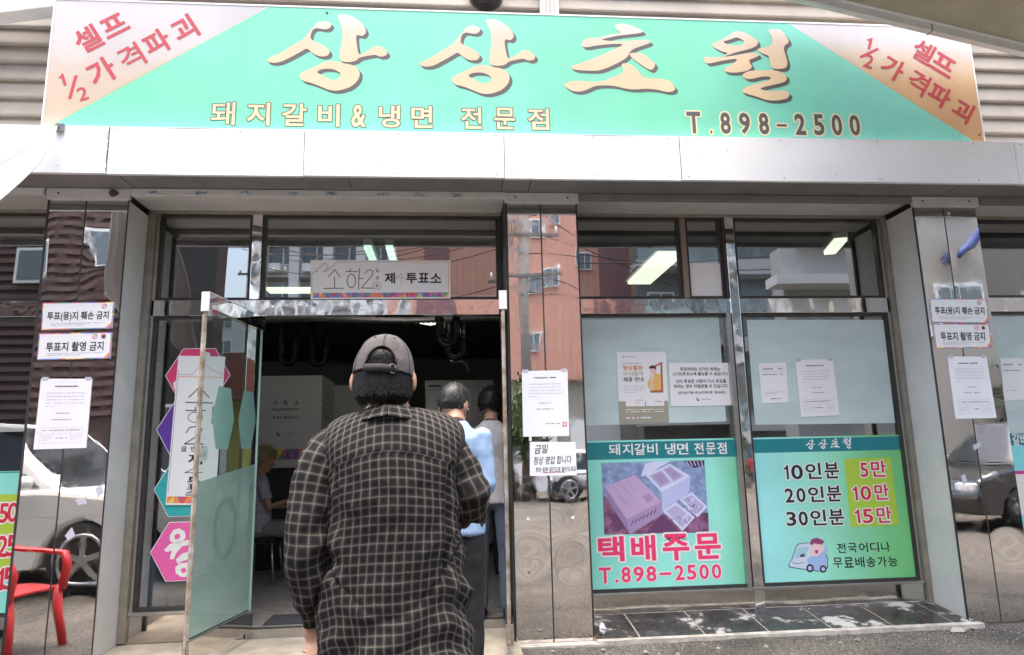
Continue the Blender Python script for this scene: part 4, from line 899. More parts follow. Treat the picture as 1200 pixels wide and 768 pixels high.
s.poly(kk([(190,610),(230,580),(262,575),(280,600),(255,615),(225,622),(205,635)]),'ink_white',.001,'lettering'); s.poly(kk([(190,650),(220,630),(280,630),(300,660),(280,700),(230,700),(195,680)]),'ink_white',.001,'lettering',[kk([(222,660),(250,655),(260,675),(235,682)])]); s.finish(s.t)
s=paper('upright_banner','tall white paper banner behind the open glass door reading 소하2동 제4투표소','banner',[(209,417),(264,418),(252,592),(194,592)],.418,'card_white')
tri_band(s,.02,.945,.98,.988,7,8)
k=lambda x,y: ((x-160)/300*.9+.02-(y-125)/940*.02,(y-125)/910)
s.line([(.03,.93),(.03,.10)],.003,'tri_purple'); s.line([(.04,.13),(.32,.13),(.40,.095),(.55,.05),(.75,.095),(.97,.13)],.003,'tri_pink',.001,'outline'); s.line([(.04,.145),(.97,.145)],.004,'tri_orange',.001,'outline')
for c in ([(.30,.285),(.50,.215),(.72,.285)],[(.5,.26),(.5,.315)],[(.24,.32),(.80,.322)],[(.26,.375),(.66,.375)],[(.45,.352),(.45,.375)],[(.82,.345),(.82,.46)],[(.82,.40),(.93,.40)],[(.30,.525),(.36,.49),(.52,.48),(.62,.50),(.56,.54),(.28,.60),(.66,.60)]): s.line(c,.0075,'ink_dark',.0011,'lettering')
s.line([(.46+.15*math.cos(t*.35),.42+.034*math.sin(t*.35)) for t in range(19)],.005,'ink_dark',.0011,'lettering')
for body,u0,v0,u1,v1,of in (('읍',.22,.615,.34,.65,.01),('면',.42,.615,.54,.65,.01),('동',.62,.615,.74,.65,.01),('제',.38,.665,.68,.735,.024),('투',.40,.815,.66,.87,.024),('표',.40,.862,.66,.90,.024),('소',.38,.90,.68,.938,.024)): s.text(body,u0,v0,u1,v1,'ink_black',off=of)
s.line([(.58,.75),(.34,.79),(.70,.787)],.005,'ink_dark',.0011,'lettering'); s.line([(.58,.75),(.54,.808)],.005,'ink_dark',.0011,'lettering')
s.finish(s.t)
# ------------------------------------------------------------------ the street behind the camera (seen mirrored in steel and glass)
mat('brick_brown',(.08,.045,.036),.8,vary=.35,vscale=6); mat('louvre_brown',(.12,.07,.06),.7,vary=.2,vscale=8); mat('window_white',(.75,.75,.74),.5); mat('window_glass',(.10,.12,.13),.08,spec=.8)
mat('salmon_wall',(.62,.33,.25),.8,vary=.10,vscale=1.5); mat('plum_strip',(.22,.11,.12),.7); mat('tower_grey',(.46,.47,.47),.8,vary=.1,vscale=.6); mat('tower_white',(.68,.69,.70),.8,vary=.08,vscale=.5); mat('balcony_dark',(.18,.19,.19),.5)
mat('tower_teal',(.26,.33,.34),.6,vary=.3,vscale=.7); mat('slab_grey',(.46,.47,.47),.8,vary=.12,vscale=.8); mat('tan_wall',(.36,.33,.29),.85,vary=.15,vscale=1); mat('pole_grey',(.20,.185,.17),.85,vary=.2,vscale=8)
mat('leaf_green',(.07,.12,.03),.7,vary=.5,vscale=14); mat('bark',(.10,.07,.05),.9); mat('wire_black',(.015,.015,.015),.6); mat('roof_red',(.30,.10,.07),.8,vary=.3,vscale=12); mat('shop_yellow',(.50,.50,.10),.7)
mat('plum_dark',(.035,.03,.03),.6,vary=.3,vscale=3); mat('blue_tarp',(.06,.10,.30),.6,vary=.3,vscale=4); mat('cone_orange',(.75,.08,.03),.5)
mat('car_white',(.74,.74,.73),.22,coat=.6); mat('car_black',(.012,.012,.013),.15,coat=1); mat('car_glass',(.015,.017,.018),.05); mat('tyre',(.018,.018,.018),.85); mat('rim_silver',(.55,.55,.56),.3,.9); mat('lamp_red',(.45,.01,.01),.2); mat('lamp_clear',(.7,.7,.72),.15)
def bx_thing(name,label,cat,a,b,V,depth,ztop,wall,zbot=-.1):
    """building whose street face runs between two photo columns, V metres across the street"""
    xa=mz(a,384,V).x; xb=mz(b,384,V).x; t=thing(name,label,cat,((xa+xb)/2,-V,0)); B(xa,xb,-V-depth,-V,zbot,ztop).build('wall',wall,t); return t,xa,xb
def win_grid(t,xs,zs,w_,h_,V,glass='window_glass',frame='window_white'):
    fm=MB().box(-w_/2,w_/2,0,.06,-h_/2,h_/2); f0=None
    for x in xs:
        for z in zs:
            if f0 is None:
                f0=fm.build('window',frame,t,local=True)
                p0=MB().box(-w_/2+.08,-.03,.061,.075,-h_/2+.08,h_/2-.08).box(.03,w_/2-.08,.061,.075,-h_/2+.08,h_/2-.08).build('pane',glass,f0,local=True); f=f0
            else: f=dup(f0,t)
            f.location=Vector((x,-V+.002,z))-t.location
t,xa,xb=bx_thing('brown_building','dark brown louvred brick building across the street, reflected in the left pilaster','building',-260,236,13,.8,13,'brick_brown')
B(mz(160,384,12.9).x,mz(237,384,12.9).x,-13.0,-12.85,0,13.2).build('dark_bay','plum_dark',t)
lv=None
for i in range(44):
    if lv is None: lv=B(xa,xb,-13.0,-12.93,2.4,2.52).build('louvre','louvre_brown',t)
    else: l2=lv.copy(); COL.objects.link(l2); l2.location.z=.24*i
for px,py,w_,h_ in ((127,288,1.1,.95),(20,300,1.1,.95),(200,520,1.6,2.0)):
    c=mz(px,py,12.8); f=B(c.x-w_/2,c.x+w_/2,-12.92,-12.80,c.z-h_/2,c.z+h_/2).build('window','window_white',t); B(c.x-w_/2+.08,c.x+w_/2-.08,-12.80,-12.785,c.z-h_/2+.08,c.z+h_/2-.08).build('pane','window_glass',f)
# apartment slab with balconies
t,xa,xb=bx_thing('apartment_block','tall pale grey apartment block with rows of balconies, reflected over the door','building',303,459,46,12,46,'tower_grey')
bay=(xb-xa)/4; prm=None
pf=None
for i in range(5):
    x=xa+bay*i; B(x-.35,x+.35,-46,-45.1,0,46.5).build('pier','tower_white',t)
bal=None
for k in range(4,15):
    z=2.9*k
    for i in range(4):
        x=xa+bay*i+.4
        if bal is None:
            bal=MB().box(0,bay-.8,0,.72,0,1.0).build('balcony','tower_grey',t,local=True); MB().box(.1,bay-.9,.02,.10,1.0,2.6).build('glazing','window_glass',bal,local=True); MB().box(.25,1.05,.72,1.1,.35,.95).build('air_conditioner','window_white',bal,local=True); MB().box(bay*.42,bay*.46,.1,.16,1.0,2.6).build('mullion','window_white',bal,local=True); b2=bal
        else: b2=dup(bal,t)
        b2.location=Vector((x,-46,z))-t.location
t,xa,xb=bx_thing('apartment_tower','white gable end of an apartment tower, reflected at the left of the door light','building',283,303,49,2,32,'tower_white')
win_grid(t,[(xa+xb)/2],[3*k+1.2 for k in range(4,10)],1.1,1.3,49)
t,xa,xb=bx_thing('distant_apartments','low distant row of grey apartments under the sky, reflected in the left upper light','building',150,300,80,3,20.5,'tower_grey')
win_grid(t,[xa+2+3*i for i in range(int((xb-xa-2)/3))],[12,15,18],1.8,1.6,80)
# salmon building
t,xa,xb=bx_thing('salmon_building','salmon pink clad building with plum coloured strips, reflected in the centre pilaster','building',462,752,24,.6,16.5,'salmon_wall',4.3)
B(xa,xb,-24.9,-24.3,-.1,4.3).build('ground_floor','tan_wall',t)
for a,b_ in ((497,527),(711,746)): B(mz(a,384,24).x,mz(b_,384,24).x,-24.02,-23.93,4.3,16.6).build('plum_strip','plum_strip',t)
rb=None; x=xa+.1
while x<xb:
    if rb is None: rb=B(x,x+.03,-24,-23.97,4.3,16.5).build('rib','salmon_wall',t); rx=x
    else: r2=rb.copy(); COL.objects.link(r2); r2.location.x+=x-rx
    x+=.28
for px,py in ((626,268),(648,252),(627,333),(644,327),(627,400),(690,300)):
    c=mz(px,py,24); f=B(c.x-.3,c.x+.3,-24,-23.9,c.z-.42,c.z+.42).build('window','window_white',t); B(c.x-.25,c.x-.02,-23.9,-23.885,c.z-.36,c.z+.36).build('pane','window_glass',f); B(c.x+.02,c.x+.25,-23.9,-23.885,c.z-.36,c.z+.36).build('pane','window_glass',f)
for px,w_ in ((610,3),(700,2.4),(500,3.4)):
    c=mz(px,470,24); f=B(c.x-w_/2,c.x+w_/2,-24.3,-24.2,0,2.6).build('shutter','window_white',t)
t,xa,xb=bx_thing('balcony_building','dark building with curved balcony slabs, reflected over the right windows','building',756,858,22,.8,15,'balcony_dark')
for k in range(5): B(xa-.3,xb+.2,-22,-20.9,3.2*k+2.2,3.2*k+2.45).build('balcony_slab','slab_grey',t); B(xa-.2,xb+.1,-20.98,-20.93,3.2*k+2.45,3.2*k+3.3).build('railing','tower_teal',t)
win_grid(t,[xa+1+1.6*i for i in range(3)],[3.2*k+3.8 for k in range(4)],1.2,1.6,22)
t,xa,xb=bx_thing('teal_building','teal grey glazed building with stacked balconies, reflected in the upper right window','building',862,925,21,.8,18,'tower_teal')
for k in range(5): B(xa-.2,xb+.5,-21,-20.2,3.1*k+1.9,3.1*k+2.5).build('balcony_slab','slab_grey',t)
win_grid(t,[xa+.9,xa+2.2],[3.1*k+3.4 for k in range(5)],1.0,1.4,21,frame='balcony_dark')
t,xa,xb=bx_thing('grey_shed','ribbed light grey shed wall in the gap between buildings, reflected','building',912,968,34,.8,16,'slab_grey')
win_grid(t,[xa+1.2,xa+2.4],[9.5],.9,.7,34)
t,xa,xb=bx_thing('concrete_building','pale concrete building with jutting slabs, reflected in the upper right window','building',940,1050,15,.8,7.6,'slab_grey')
B(xa-.6,xb,-15,-14.2,6.2,6.5).build('eave','tower_white',t); B(xa+.5,xb,-15,-14.5,7.6,9.4).build('upper_storey','tower_white',t); B(xa,xb,-15,-14.6,3,3.3).build('eave','tower_white',t)
t,xa,xb=bx_thing('pale_wall_building','plain pale building reflected in the right pilaster','building',1052,1300,9.5,.8,9,'tan_wall')
win_grid(t,[xa+1.5,xa+4.4],[4.2,7],1.2,1.2,9.5)
tp=thing('blue_tarpaulin','rolled blue tarpaulin hung on the pale building, reflected in the right pilaster','tarpaulin',tuple(mz(1130,290,9.2))); a=mz(1110,305,9.2); b_=mz(1160,272,9.2); MB().tube([a,a.lerp(b_,.3)+Vector((0,0,.12)),a.lerp(b_,.6)+Vector((0,0,.1)),b_],[.13,.19,.16,.18],12).build('roll','blue_tarp',tp)
t,xa,xb=bx_thing('yellow_shop','small yellow green shop with a red tiled roof, reflected in the glass door','building',262,352,16,4,3.0,'shop_yellow')
MB().prism([(xa-.5,3.0),(xb+.5,3.0),(xb,4.4),(xa,4.4)],-16.8,-15.3).build('roof','roof_red',t); B(xa+.6,xa+1.7,-16,-15.9,0,2.1).build('door','window_glass',t)
# utility pole, crossarms, wires
def pole(name,label,px,V,h,arms):
    c=mz(px,384,V); t=thing(name,label,'utility pole',(c.x,-V,0),'utility poles along the far pavement')
    MB().tube([(c.x,-V,-.1),(c.x,-V,h)],[.19,.12],12).build('pole','pole_grey',t)
    for z in arms:
        MB().bar((c.x-1.1,-V+.12,z),(c.x+1.1,-V+.12,z),.09,.09).build('crossarm','pole_grey',t)
        i0=None
        for dx in (-1,-.5,.5,1):
            if i0 is None: i0=MB().tube([(0,0,0),(0,0,.24)],[.05,.035],8).build('insulator','window_white',t,local=True); q_=i0
            else: q_=i0.copy(); COL.objects.link(q_)
            q_.location=Vector((c.x+dx,-V+.12,z+.05))-t.location
        MB().bar((c.x-.75,-V+.14,z-.02),(c.x,-V+.14,z-.6),.05,.05).build('brace','grey_metal',t)
    MB().tube([(c.x-.42,-V+.2,h-1.7),(c.x-.42,-V+.2,h-.8)],.22,12).build('transformer','grey_metal',t)
    return c
c1=pole('utility_pole','concrete utility pole with transformer and crossarms, reflected in the centre pilaster',616,16,9.6,(8.9,8.0,6.7))
c2=pole('utility_pole','concrete utility pole with crossarms against the sky, reflected in the left upper light',300,26,11.2,(10.9,9.6))
R4=random.Random(8)
wl=thing('overhead_wires','sagging black overhead wires strung between the utility poles','wires',(0,-16,8))
def wire(a,b_,sag,r=.018):
    pts=[Vector(a).lerp(Vector(b_),i/14)-Vector((0,0,sag*4*(i/14)*(1-i/14))) for i in range(15)]; MB().tube(pts,r,4).build('wire','wire_black',wl)
for dx,z in ((-1,9.0),(-.5,9.0),(.5,9.0),(1,9.0),(0,8.1),(0,6.8),(.3,6.6)): wire((c1.x+dx,-15.9,z),(c2.x+dx,-25.9,z+1.8),.7+R4.random()*.5)
for z,e in ((9.0,6.0),(8.1,8.5),(6.8,5.0),(7.4,9.6),(6.2,6.6)): wire((c1.x,-15.9,z),(14+R4.random()*6,-19,e),.5+R4.random()*.6)
wire((c2.x,-25.9,10.9),(-12,-16,9.0),.4)
# trees
def tree(name,label,x,y,h,r,seed):
    R5=random.Random(seed); t=thing(name,label,'tree',(x,y,0)); MB().tube([(x,y,-.1),(x+.05,y,h*.3),(x-.05,y,h*.6)],[.14,.1,.06],8).build('trunk','bark',t)
    mb=MB()
    for i in range(1500):
        d=Vector((R5.gauss(0,1),R5.gauss(0,1),R5.gauss(0,1))).normalized(); q_=Vector((x,y,h*.65))+Vector((d.x*r,d.y*r,d.z*h*.38))*R5.uniform(.45,1)*(1+.25*noise.noise(d*2.5+Vector((seed,0,0))))
        a=Vector((R5.gauss(0,1),R5.gauss(0,1),R5.gauss(0,1))).normalized()*.11; b2=a.cross(d).normalized()*.06; mb.add([q_-a,q_+b2,q_+a,q_-b2],[(0,1,2,3)])
    o=mb.build('foliage','leaf_green',t,fixn=False); o['kind']='stuff'
c=mz(606,470,19); tree('street_tree','small leafy street tree, reflected at the left edge of the centre pilaster',c.x-.2,-15,3.4,.9,1)
c=mz(955,362,17); tree('street_tree','yellow green street tree before the concrete building, reflected in the header band',c.x,-12.5,5.4,1.2,2)
c=mz(1110,480,12); tree('street_tree','leafy tree behind the black car, reflected beside the right pilaster notices',c.x,-8.9,3.2,1.1,3)
# cars
def car(name,label,paint,loc,rz,suv=False,s=1.0):
    t=thing(name,label,'car',loc,None,rz); H=.95 if suv else .80; R=1.68 if suv else 1.42; W=.90
    low=[(-2.25,.32),(-2.3,.55),(-2.22,H*.92),(-1.95,H),(1.0 if suv else .9,H+.02),(1.85,H*.93),(2.2,H*.80),(2.28,.5),(2.2,.28),(1.80,.25),(1.74,.45),(1.60,.62),(1.38,.70),(1.16,.62),(1.02,.45),(.96,.25),(-.96,.25),(-1.02,.45),(-1.16,.62),(-1.38,.70),(-1.60,.62),(-1.74,.45),(-1.80,.25),(-2.2,.25)]
    low=[(x*s,z*s) for x,z in low]; b=MB().prism(low,-W*s,W*s).build('body',paint,t,bevel=.05,local=True)
    base=[(-2.05,H-.03),(.95,H-.03)]; top=[(-1.75 if suv else -1.25,R),(.25 if suv else .15,R)]
    mid=[(-2.12 if suv else -1.95,H-.03),(1.15 if suv else 1.05,H-.03),(.30 if suv else .15,R-.07),(-.6,R),(-1.85 if suv else -1.2,R-.05)]
    def loft(sc,inset,name_,m_,grow=0):
        mb=MB(); vs=[]
        for y,k in ((-1,1),(1,1)):
            for x,z in mid: tt=(z-H)/(R-H); yy=y*(W-.03-.16*max(0,tt)+grow)*s; vs.append((x*s*sc+(-.45*(1-sc))*s,yy,(H+(z-H)*(sc))*s))
        n=len(mid); mb.add(vs,[tuple(range(n)),tuple(range(2*n-1,n-1,-1))]+[(i,(i+1)%n,(i+1)%n+n,i+n) for i in range(n)]); return mb.build(name_,m_,t,local=True,bevel=.04)
    loft(1.0,0,'cabin',paint); 
    for sgn in (-1,1):
        for (xa_,xb_,xc_,xd_) in (((-.52),.92,.22,-.52),((-1.75 if suv else -1.6),-.60,-.60,(-1.62 if suv else -1.12))):
            zb=H+.04; zt_=R-.13
            def P_(x,z): tt=(z-H)/(R-H); return (x*s,sgn*(W-.03-.16*tt+.004)*s,z*s)
            mb=MB(); vs=[P_(xa_,zb),P_(xb_,zb),P_(xc_,zt_),P_(xd_,zt_)]; mb.add(vs+[(a,b_-sgn*.02,c_) for a,b_,c_ in vs],[(0,1,2,3),(7,6,5,4),(0,4,5,1),(1,5,6,2),(2,6,7,3),(3,7,4,0)]); mb.build('side_window','car_glass',t,local=True)
    for (x0,z0_,x1,z1_,nm) in ((1.06,H+.04,.36,R-.11,'windscreen'),(-2.07 if suv else -1.9,H+.04,-1.86 if suv else -1.27,R-.11,'rear_window')):
        e=.008 if x0>0 else -.008; mb=MB(); vs=[((x0+e)*s,-.72*s,z0_*s),((x0+e)*s,.72*s,z0_*s),((x1+e)*s,.60*s,z1_*s),((x1+e)*s,-.60*s,z1_*s)]; e2=e*2
        mb.add(vs+[(a+e2,b_,c_) for a,b_,c_ in vs],[(3,2,1,0),(4,5,6,7),(0,1,5,4),(1,2,6,5),(2,3,7,6),(3,0,4,7)]); mb.build(nm,'car_glass',t,local=True)
    for x in (-1.38,1.38):
        for sgn in (-1,1):
            wh=MB().tube([(x*s,sgn*(W-.20)*s,.34*s),(x*s,sgn*(W-.17)*s,.34*s),(x*s,sgn*(W-.02)*s,.34*s),(x*s,sgn*(W+.0)*s,.34*s)],[.30*s,.34*s,.34*s,.31*s],24).build('wheel','tyre',t,local=True)
            rm=MB().tube([(x*s,sgn*(W-.06)*s,.34*s),(x*s,sgn*(W+.004)*s,.34*s)],.05*s,10)
            for k in range(5): a=k*1.2566+.3; rm.bar((x*s,sgn*(W-.005)*s,.34*s),((x+.23*math.cos(a))*s,sgn*(W+.0)*s,(.34+.23*math.sin(a))*s),.05*s,.02*s,(0,1,0))
            rm.tube([((x+.225*math.cos(a*.3142))*s,sgn*(W+.0)*s,(.34+.225*math.sin(a*.3142))*s) for a in range(21)],.018*s,6,cap=False); rm.build('rim','rim_silver',wh,local=True)
    for sgn in (-1,1):
        MB().box(2.14*s,2.27*s,sgn*.58*s,sgn*.86*s,.60*s,.72*s).build('headlight','lamp_clear',t,local=True,bevel=.02); MB().box(-2.30*s,-2.16*s,sgn*.60*s,sgn*.88*s,.66*s,.86*s).build('tail_lamp','lamp_red',t,local=True,bevel=.02)
        MB().ball((.85*s,sgn*(W+.10)*s,(H+.08)*s),(.09*s,.08*s,.07*s),10,6).build('wing_mirror',paint,t,local=True)
        MB().box(-.55*s,-.535*s,sgn*(W-.01)*s,sgn*(W+.002)*s,.34*s,(H-.04)*s).box(.62*s,.635*s,sgn*(W-.01)*s,sgn*(W+.002)*s,.34*s,(H-.04)*s).build('door_gap','tyre',t,local=True)
        MB().box(-.35*s,-.15*s,sgn*(W-.0)*s,sgn*(W+.02)*s,.80*s,.83*s).build('door_handle','rim_silver',t,local=True)
    return t
car('suv','white parked sport utility car beside the photographer, reflected in the left pilaster','car_white',(-5.0,-3.6,-.06),math.radians(4),True,1.08)
car('parked_car','black parked hatchback across the street, reflected in the right pilaster','car_black',(9.6,-6.0,-.06),math.radians(172),True,1.02)
car('parked_car','white saloon car parked by the salmon building, reflected in the right pane','car_white',(4.6,-15.5,-.06),math.radians(3))
car('parked_car','dark saloon car parked farther right across the street, reflected in the right windows','car_black',(10.5,-13.5,-.06),math.radians(-4))
c=mz(817,505,9); tc_=thing('traffic_cone','orange traffic cone standing in the street, reflected below the pale sheet','traffic cone',(c.x,-9,-.05)); MB().box(c.x-.18,c.x+.18,-9.18,-8.82,-.05,-.02).build('base','tyre',tc_); MB().tube([(c.x,-9,-.02),(c.x,-9,.68)],[.14,.025],16).build('cone','cone_orange',tc_)
# red plastic chair, real place just left of the view; its mirror image shows in the left pilaster
def plastic_chair(x,y,rz):
    t=thing('plastic_chair','red plastic armchair on the asphalt left of the shop, reflected in the left pilaster','chair',(x,y,-.04),None,rz)
    L_=lambda mb,n,**k: mb.build(n,'plastic_red',t,local=True,**k)
    mb=MB(); n=10
    vs=[(-.22+.44*i/n,-.21+.42*j/n,.42-.015*math.sin(math.pi*i/n)*math.sin(math.pi*j/n)-.01*(j/n)) for j in range(n+1) for i in range(n+1)]; mb.add(vs,[(j*(n+1)+i,j*(n+1)+i+1,(j+1)*(n+1)+i+1,(j+1)*(n+1)+i) for j in range(n) for i in range(n)],None,True); o=L_(mb,'seat'); o.modifiers.new('t','SOLIDIFY').thickness=.02
    for sx in (-1,1):
        for sy in (-1,1): L_(MB().tube([(sx*.21,sy*.20,.42),(sx*.235,sy*.225,.2),(sx*.255,sy*.25,0)],[(.045,.028),(.04,.026),(.034,.024)],8),'leg')
        L_(MB().tube([(sx*.235,-.22,.38),(sx*.25,-.235,.55),(sx*.255,-.20,.635),(sx*.25,-.05,.655),(sx*.24,.12,.665),(sx*.225,.235,.70)],[(.04,.026),(.04,.022),(.042,.022),(.048,.018),(.045,.018),(.04,.018)],8),'armrest')
    mb=MB(); vs=[]
    for j in range(8):
        v=j/7
        for i in range(11):
            u=i/10*2-1; vs.append((u*(.21+.02*v),.20+.05*u*u*-1+.10*v+.04,.42+.40*v-.05*u*u*v))
    mb.add(vs,[(j*11+i,j*11+i+1,(j+1)*11+i+1,(j+1)*11+i) for j in range(7) for i in range(10) if not (j in (2,3,4) and i%2==1)],None,True); o=L_(mb,'backrest'); o.modifiers.new('t','SOLIDIFY').thickness=.018
    return t
plastic_chair(-3.06,-.50,math.radians(100))
# ------------------------------------------------------------------ inside the shop
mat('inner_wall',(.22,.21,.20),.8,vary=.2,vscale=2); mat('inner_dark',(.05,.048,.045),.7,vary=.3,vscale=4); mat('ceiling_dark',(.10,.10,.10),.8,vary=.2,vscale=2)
mat('floor_wood',(.34,.31,.28),.45,col2=(.20,.18,.16),vscale=9); mat('booth_white',(.62,.61,.62),.6,vary=.04,vscale=3); mat('duct_silver',(.45,.45,.46),.3,.9); mat('pipe_black',(.02,.02,.02),.25); mat('fridge_steel',(.34,.33,.32),.3,.95,vary=.15,vscale=4); mat('wood_brown',(.20,.09,.04),.6,vary=.3,vscale=8)
mat('mat_dark',(.05,.055,.06),.9,vary=.3,vscale=60)
mat_emit('lamp_glow',(.70,1.0,.82),.42); mat_emit('lamp_glow_warm',(.92,1.0,.78),.5)
IX0,IX1,IY0,IY1,IZ=-6.9,8.4,.48,8.6,3.08
room=thing('dining_room','dim dining room behind the glass with dark ceiling and grey board floor','room',(.7,4,.08))
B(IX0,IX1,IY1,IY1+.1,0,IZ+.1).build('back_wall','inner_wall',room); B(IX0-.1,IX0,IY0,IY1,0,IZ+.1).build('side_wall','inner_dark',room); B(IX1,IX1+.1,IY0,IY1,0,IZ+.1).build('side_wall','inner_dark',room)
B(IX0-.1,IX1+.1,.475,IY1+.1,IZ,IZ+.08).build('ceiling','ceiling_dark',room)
B(IX0,IX1,.475,IY1,-.02,.068).build('floor_slab','grout',room)
# floor boards near the door one by one, the rest as one sheet
pr=None; y=.478; k=0
B(-1.43,.40,.403,.475,.0,.079).build('threshold','frame_steel',room)
while y<3.2:
    for i,x0 in enumerate((-3.6,-2.4,-1.2,0.0)):
        o_=(k%3)*.4
        if pr is None: pr=B(0,1.196,0,.146,.0,.012).build('floor_board','floor_wood',room,local=True); q_=pr
        else: q_=pr.copy(); COL.objects.link(q_); q_.parent=room
        q_.location=Vector((x0+o_-.4,y,.068+.0006*((i+k)%3)))-Vector((.7,4,.08))
    y+=.15; k+=1
B(IX0,IX1,3.23,IY1,.069,.079).build('floor_sheet','floor_wood',room); B(2.0,IX1,.48,3.2,.069,.079).build('floor_sheet','floor_wood',room)
B(IX0,-3.7,.48,3.2,.069,.079).build('floor_sheet','floor_wood',room)
t=thing('door_mat','dark rubber mat lying on the floor just inside the open door','mat',(-1.1,.62,.08)); B(-1.34,-.62,.50,.80,.083,.092).build('pad','mat_dark',t)
# lit ceiling fittings
def lamp(label,a,b_,wd,m='lamp_glow',z=3.0):
    a=Vector((*a,z)); b_=Vector((*b_,z)); t=thing('ceiling_lamp',label,'lamp',tuple((a+b_)/2),'lit fluorescent ceiling lamps')
    MB().bar(a,b_,wd,.05).build('housing','card_white',t); MB().bar(a+Vector((0,0,-.04)),b_+Vector((0,0,-.04)),wd*.8,.03).build('tube',m,t)
lamp('long lit fluorescent lamp seen through the pane left of the brown mullion',(1.95,1.0),(1.95,2.1),.30,'lamp_glow_warm')
lamp('greenish twin lamp left tube seen above the white banner',(-.70,.85),(-.70,1.5),.07); lamp('greenish twin lamp right tube seen above the white banner',(-.52,.85),(-.52,1.5),.07)
lamp('small lit lamp deep in the room over the black drain pipes',(-.45,4.0),(-.2,4.25),.30,'lamp_glow_warm'); lamp('lit lamp near the top right corner of the last upper light',(3.3,.6),(3.42,1.0),.12,'lamp_glow_warm')
lamp('faint lamp deep in the left of the room',(-3.2,3.2),(-2.6,3.2),.12)
lamp('lit lamp over the polling booths',(-1.9,2.4),(-1.2,2.4),.2,'lamp_glow_warm')
lamp('lit lamp over the steel refrigerator',(-.1,3.0),(.5,3.0),.2,'lamp_glow_warm')
# ribbed duct across the room
t=thing('ventilation_duct','long ribbed silver duct hanging below the ceiling across the doorway','duct',(-.5,2.6,2.74))
pts=[];rs=[]
n=230
for i in range(n):
    x=-3.2+6.0*i/n; pts.append((x,2.6+.02*math.sin(x*2),2.705+.015*math.sin(x*3))); rs.append(.058 if i%2 else .047)
MB().tube(pts,rs,12,smooth if False else True).build('duct','duct_silver',t)
for x in (-2.4,-.6,1.4): B(x-.012,x+.012,2.595,2.605,2.76,3.08).build('hanger','pipe_black',t)
def trap(label,px,py0,V,s):
    c=fz(px,py0,V); t=thing('drain_pipe',label,'pipe',(c.x,V,c.z),'black exhaust elbows hanging from the ceiling')
    p=[Vector((c.x,V,3.0)),Vector((c.x,V,c.z)),Vector((c.x,V,c.z-.22*s))]+[Vector((c.x+.11*s-.11*s*math.cos(a),V,c.z-.22*s-.12*s*math.sin(a))) for a in (.5,1,1.57,2.1,2.6,3.14)]+[Vector((c.x+.22*s,V,c.z-.05*s)),Vector((c.x+.22*s,V+.02,c.z+.25*s))]
    MB().tube(p,.05*s,12).build('pipe','pipe_black',t)
    for q_ in (p[1],p[2],p[-2]): MB().tube([q_+Vector((0,0,.025*s)),q_-Vector((0,0,.025*s))],.062*s,14).build('collar','pipe_black',t)
trap('black drain elbow hanging right of the man in the cap',515,374,2.4,.8); trap('black drain elbow hanging above the left polling booth',330,402,3.6,.75); trap('black drain elbow hanging between the booth and the cap',366,404,3.9,.75)
trap('lower black elbow behind the one right of the cap',525,392,3.4,.85)
t=thing('bent_pipe','thin grey bent pipe on the back wall above the refrigerator','pipe',tuple(fz(540,430,4.2))); MB().tube([fz(528,424,4.2),fz(540,423,4.2),fz(547,427,4.2),fz(549,435,4.2)],.02,8).build('pipe','duct_silver',t)
# polling booths
def booth(label,tl,tr,br,bl,side,V,rz):
    c=[fz(*p,V) for p in (tl,tr,br,bl)]; t=thing('polling_booth',label,'polling booth',((c[2].x+c[3].x)/2,V,.08),'white polling booths')
    x0,x1,z0,z1=c[0].x,c[1].x,c[3].z,c[0].z
    B(x0,x1,V,V+.02,z0,z1).build('front_panel','booth_white',t); B(x1-.02,x1,V+.02,V+.02+side,z0,z1).build('side_panel','booth_white',t); B(x0,x0+.02,V+.02,V+.02+side,z0,z1).build('side_panel','booth_white',t)
    for xx in (x0+.03,x1-.03):
        for yy in (V+.04,V+side-.04): B(xx-.012,xx+.012,yy-.012,yy+.012,.08,z0).build('leg','grey_metal',t)
    B(x0+.04,x1-.04,V+.06,V+side-.06,.08,z0-.002).build('skirt','inner_dark',t)
    s=Sheet((x0,V,z1),(x1,V,z1),(x1,V,z0),(x0,V,z0)); s.t=t; return s,x0,x1,z0,z1
s,x0,x1,z0,z1=booth('large white polling booth with a colourful band left of the man in the cap',(303,441),(378,441),(378,547),(303,549),.75,3.0,0)
tri_band(s,0,.80,1,.915,9,12)
for body,u0,v0,u1,v1,of in (('기',.24,.275,.30,.32,.02),('표',.40,.275,.47,.32,.02),('소',.57,.275,.64,.32,.02),('POLLING BOOTH',.235,.355,.64,.385,.02),('투표지 촬영금지',.24,.44,.63,.475,.02)): s.text(body,u0,v0,u1,v1,'ink_black',off=of)
for a,b_ in (((.20,.42),(.68,.42)),((.20,.495),(.68,.495)),((.20,.42),(.20,.495)),((.68,.42),(.68,.495))): s.line([a,b_],.004,'ink_light')
logo(s,.34,.64,.03,'ink_black'); s.fine(.40,.63,.60,.65,1,'ink_grey',fill=.7,seed=3,last=1); s.finish(s.t)
s2=Sheet((x1+.001,3.02,z1),(x1+.001,3.72,z1),(x1+.001,3.72,z0),(x1+.001,3.02,z0)); s2.n=Vector((1,0,0))
for body,u0,v0,u1,v1 in (('기 표 소',.3,.17,.62,.25),('투표함',.26,.42,.64,.48)): s2.text(body,u0,v0,u1,v1,'ink_dark',off=.01)
s2.fine(.3,.28,.6,.31,1,'ink_dark',fill=.7,seed=1,last=1); s2.finish(s.t)
s,*_=booth('second white polling booth half hidden behind the man in the cap',(386,452),(440,452),(440,545),(386,545),.7,4.4,0); s.finish(s.t)
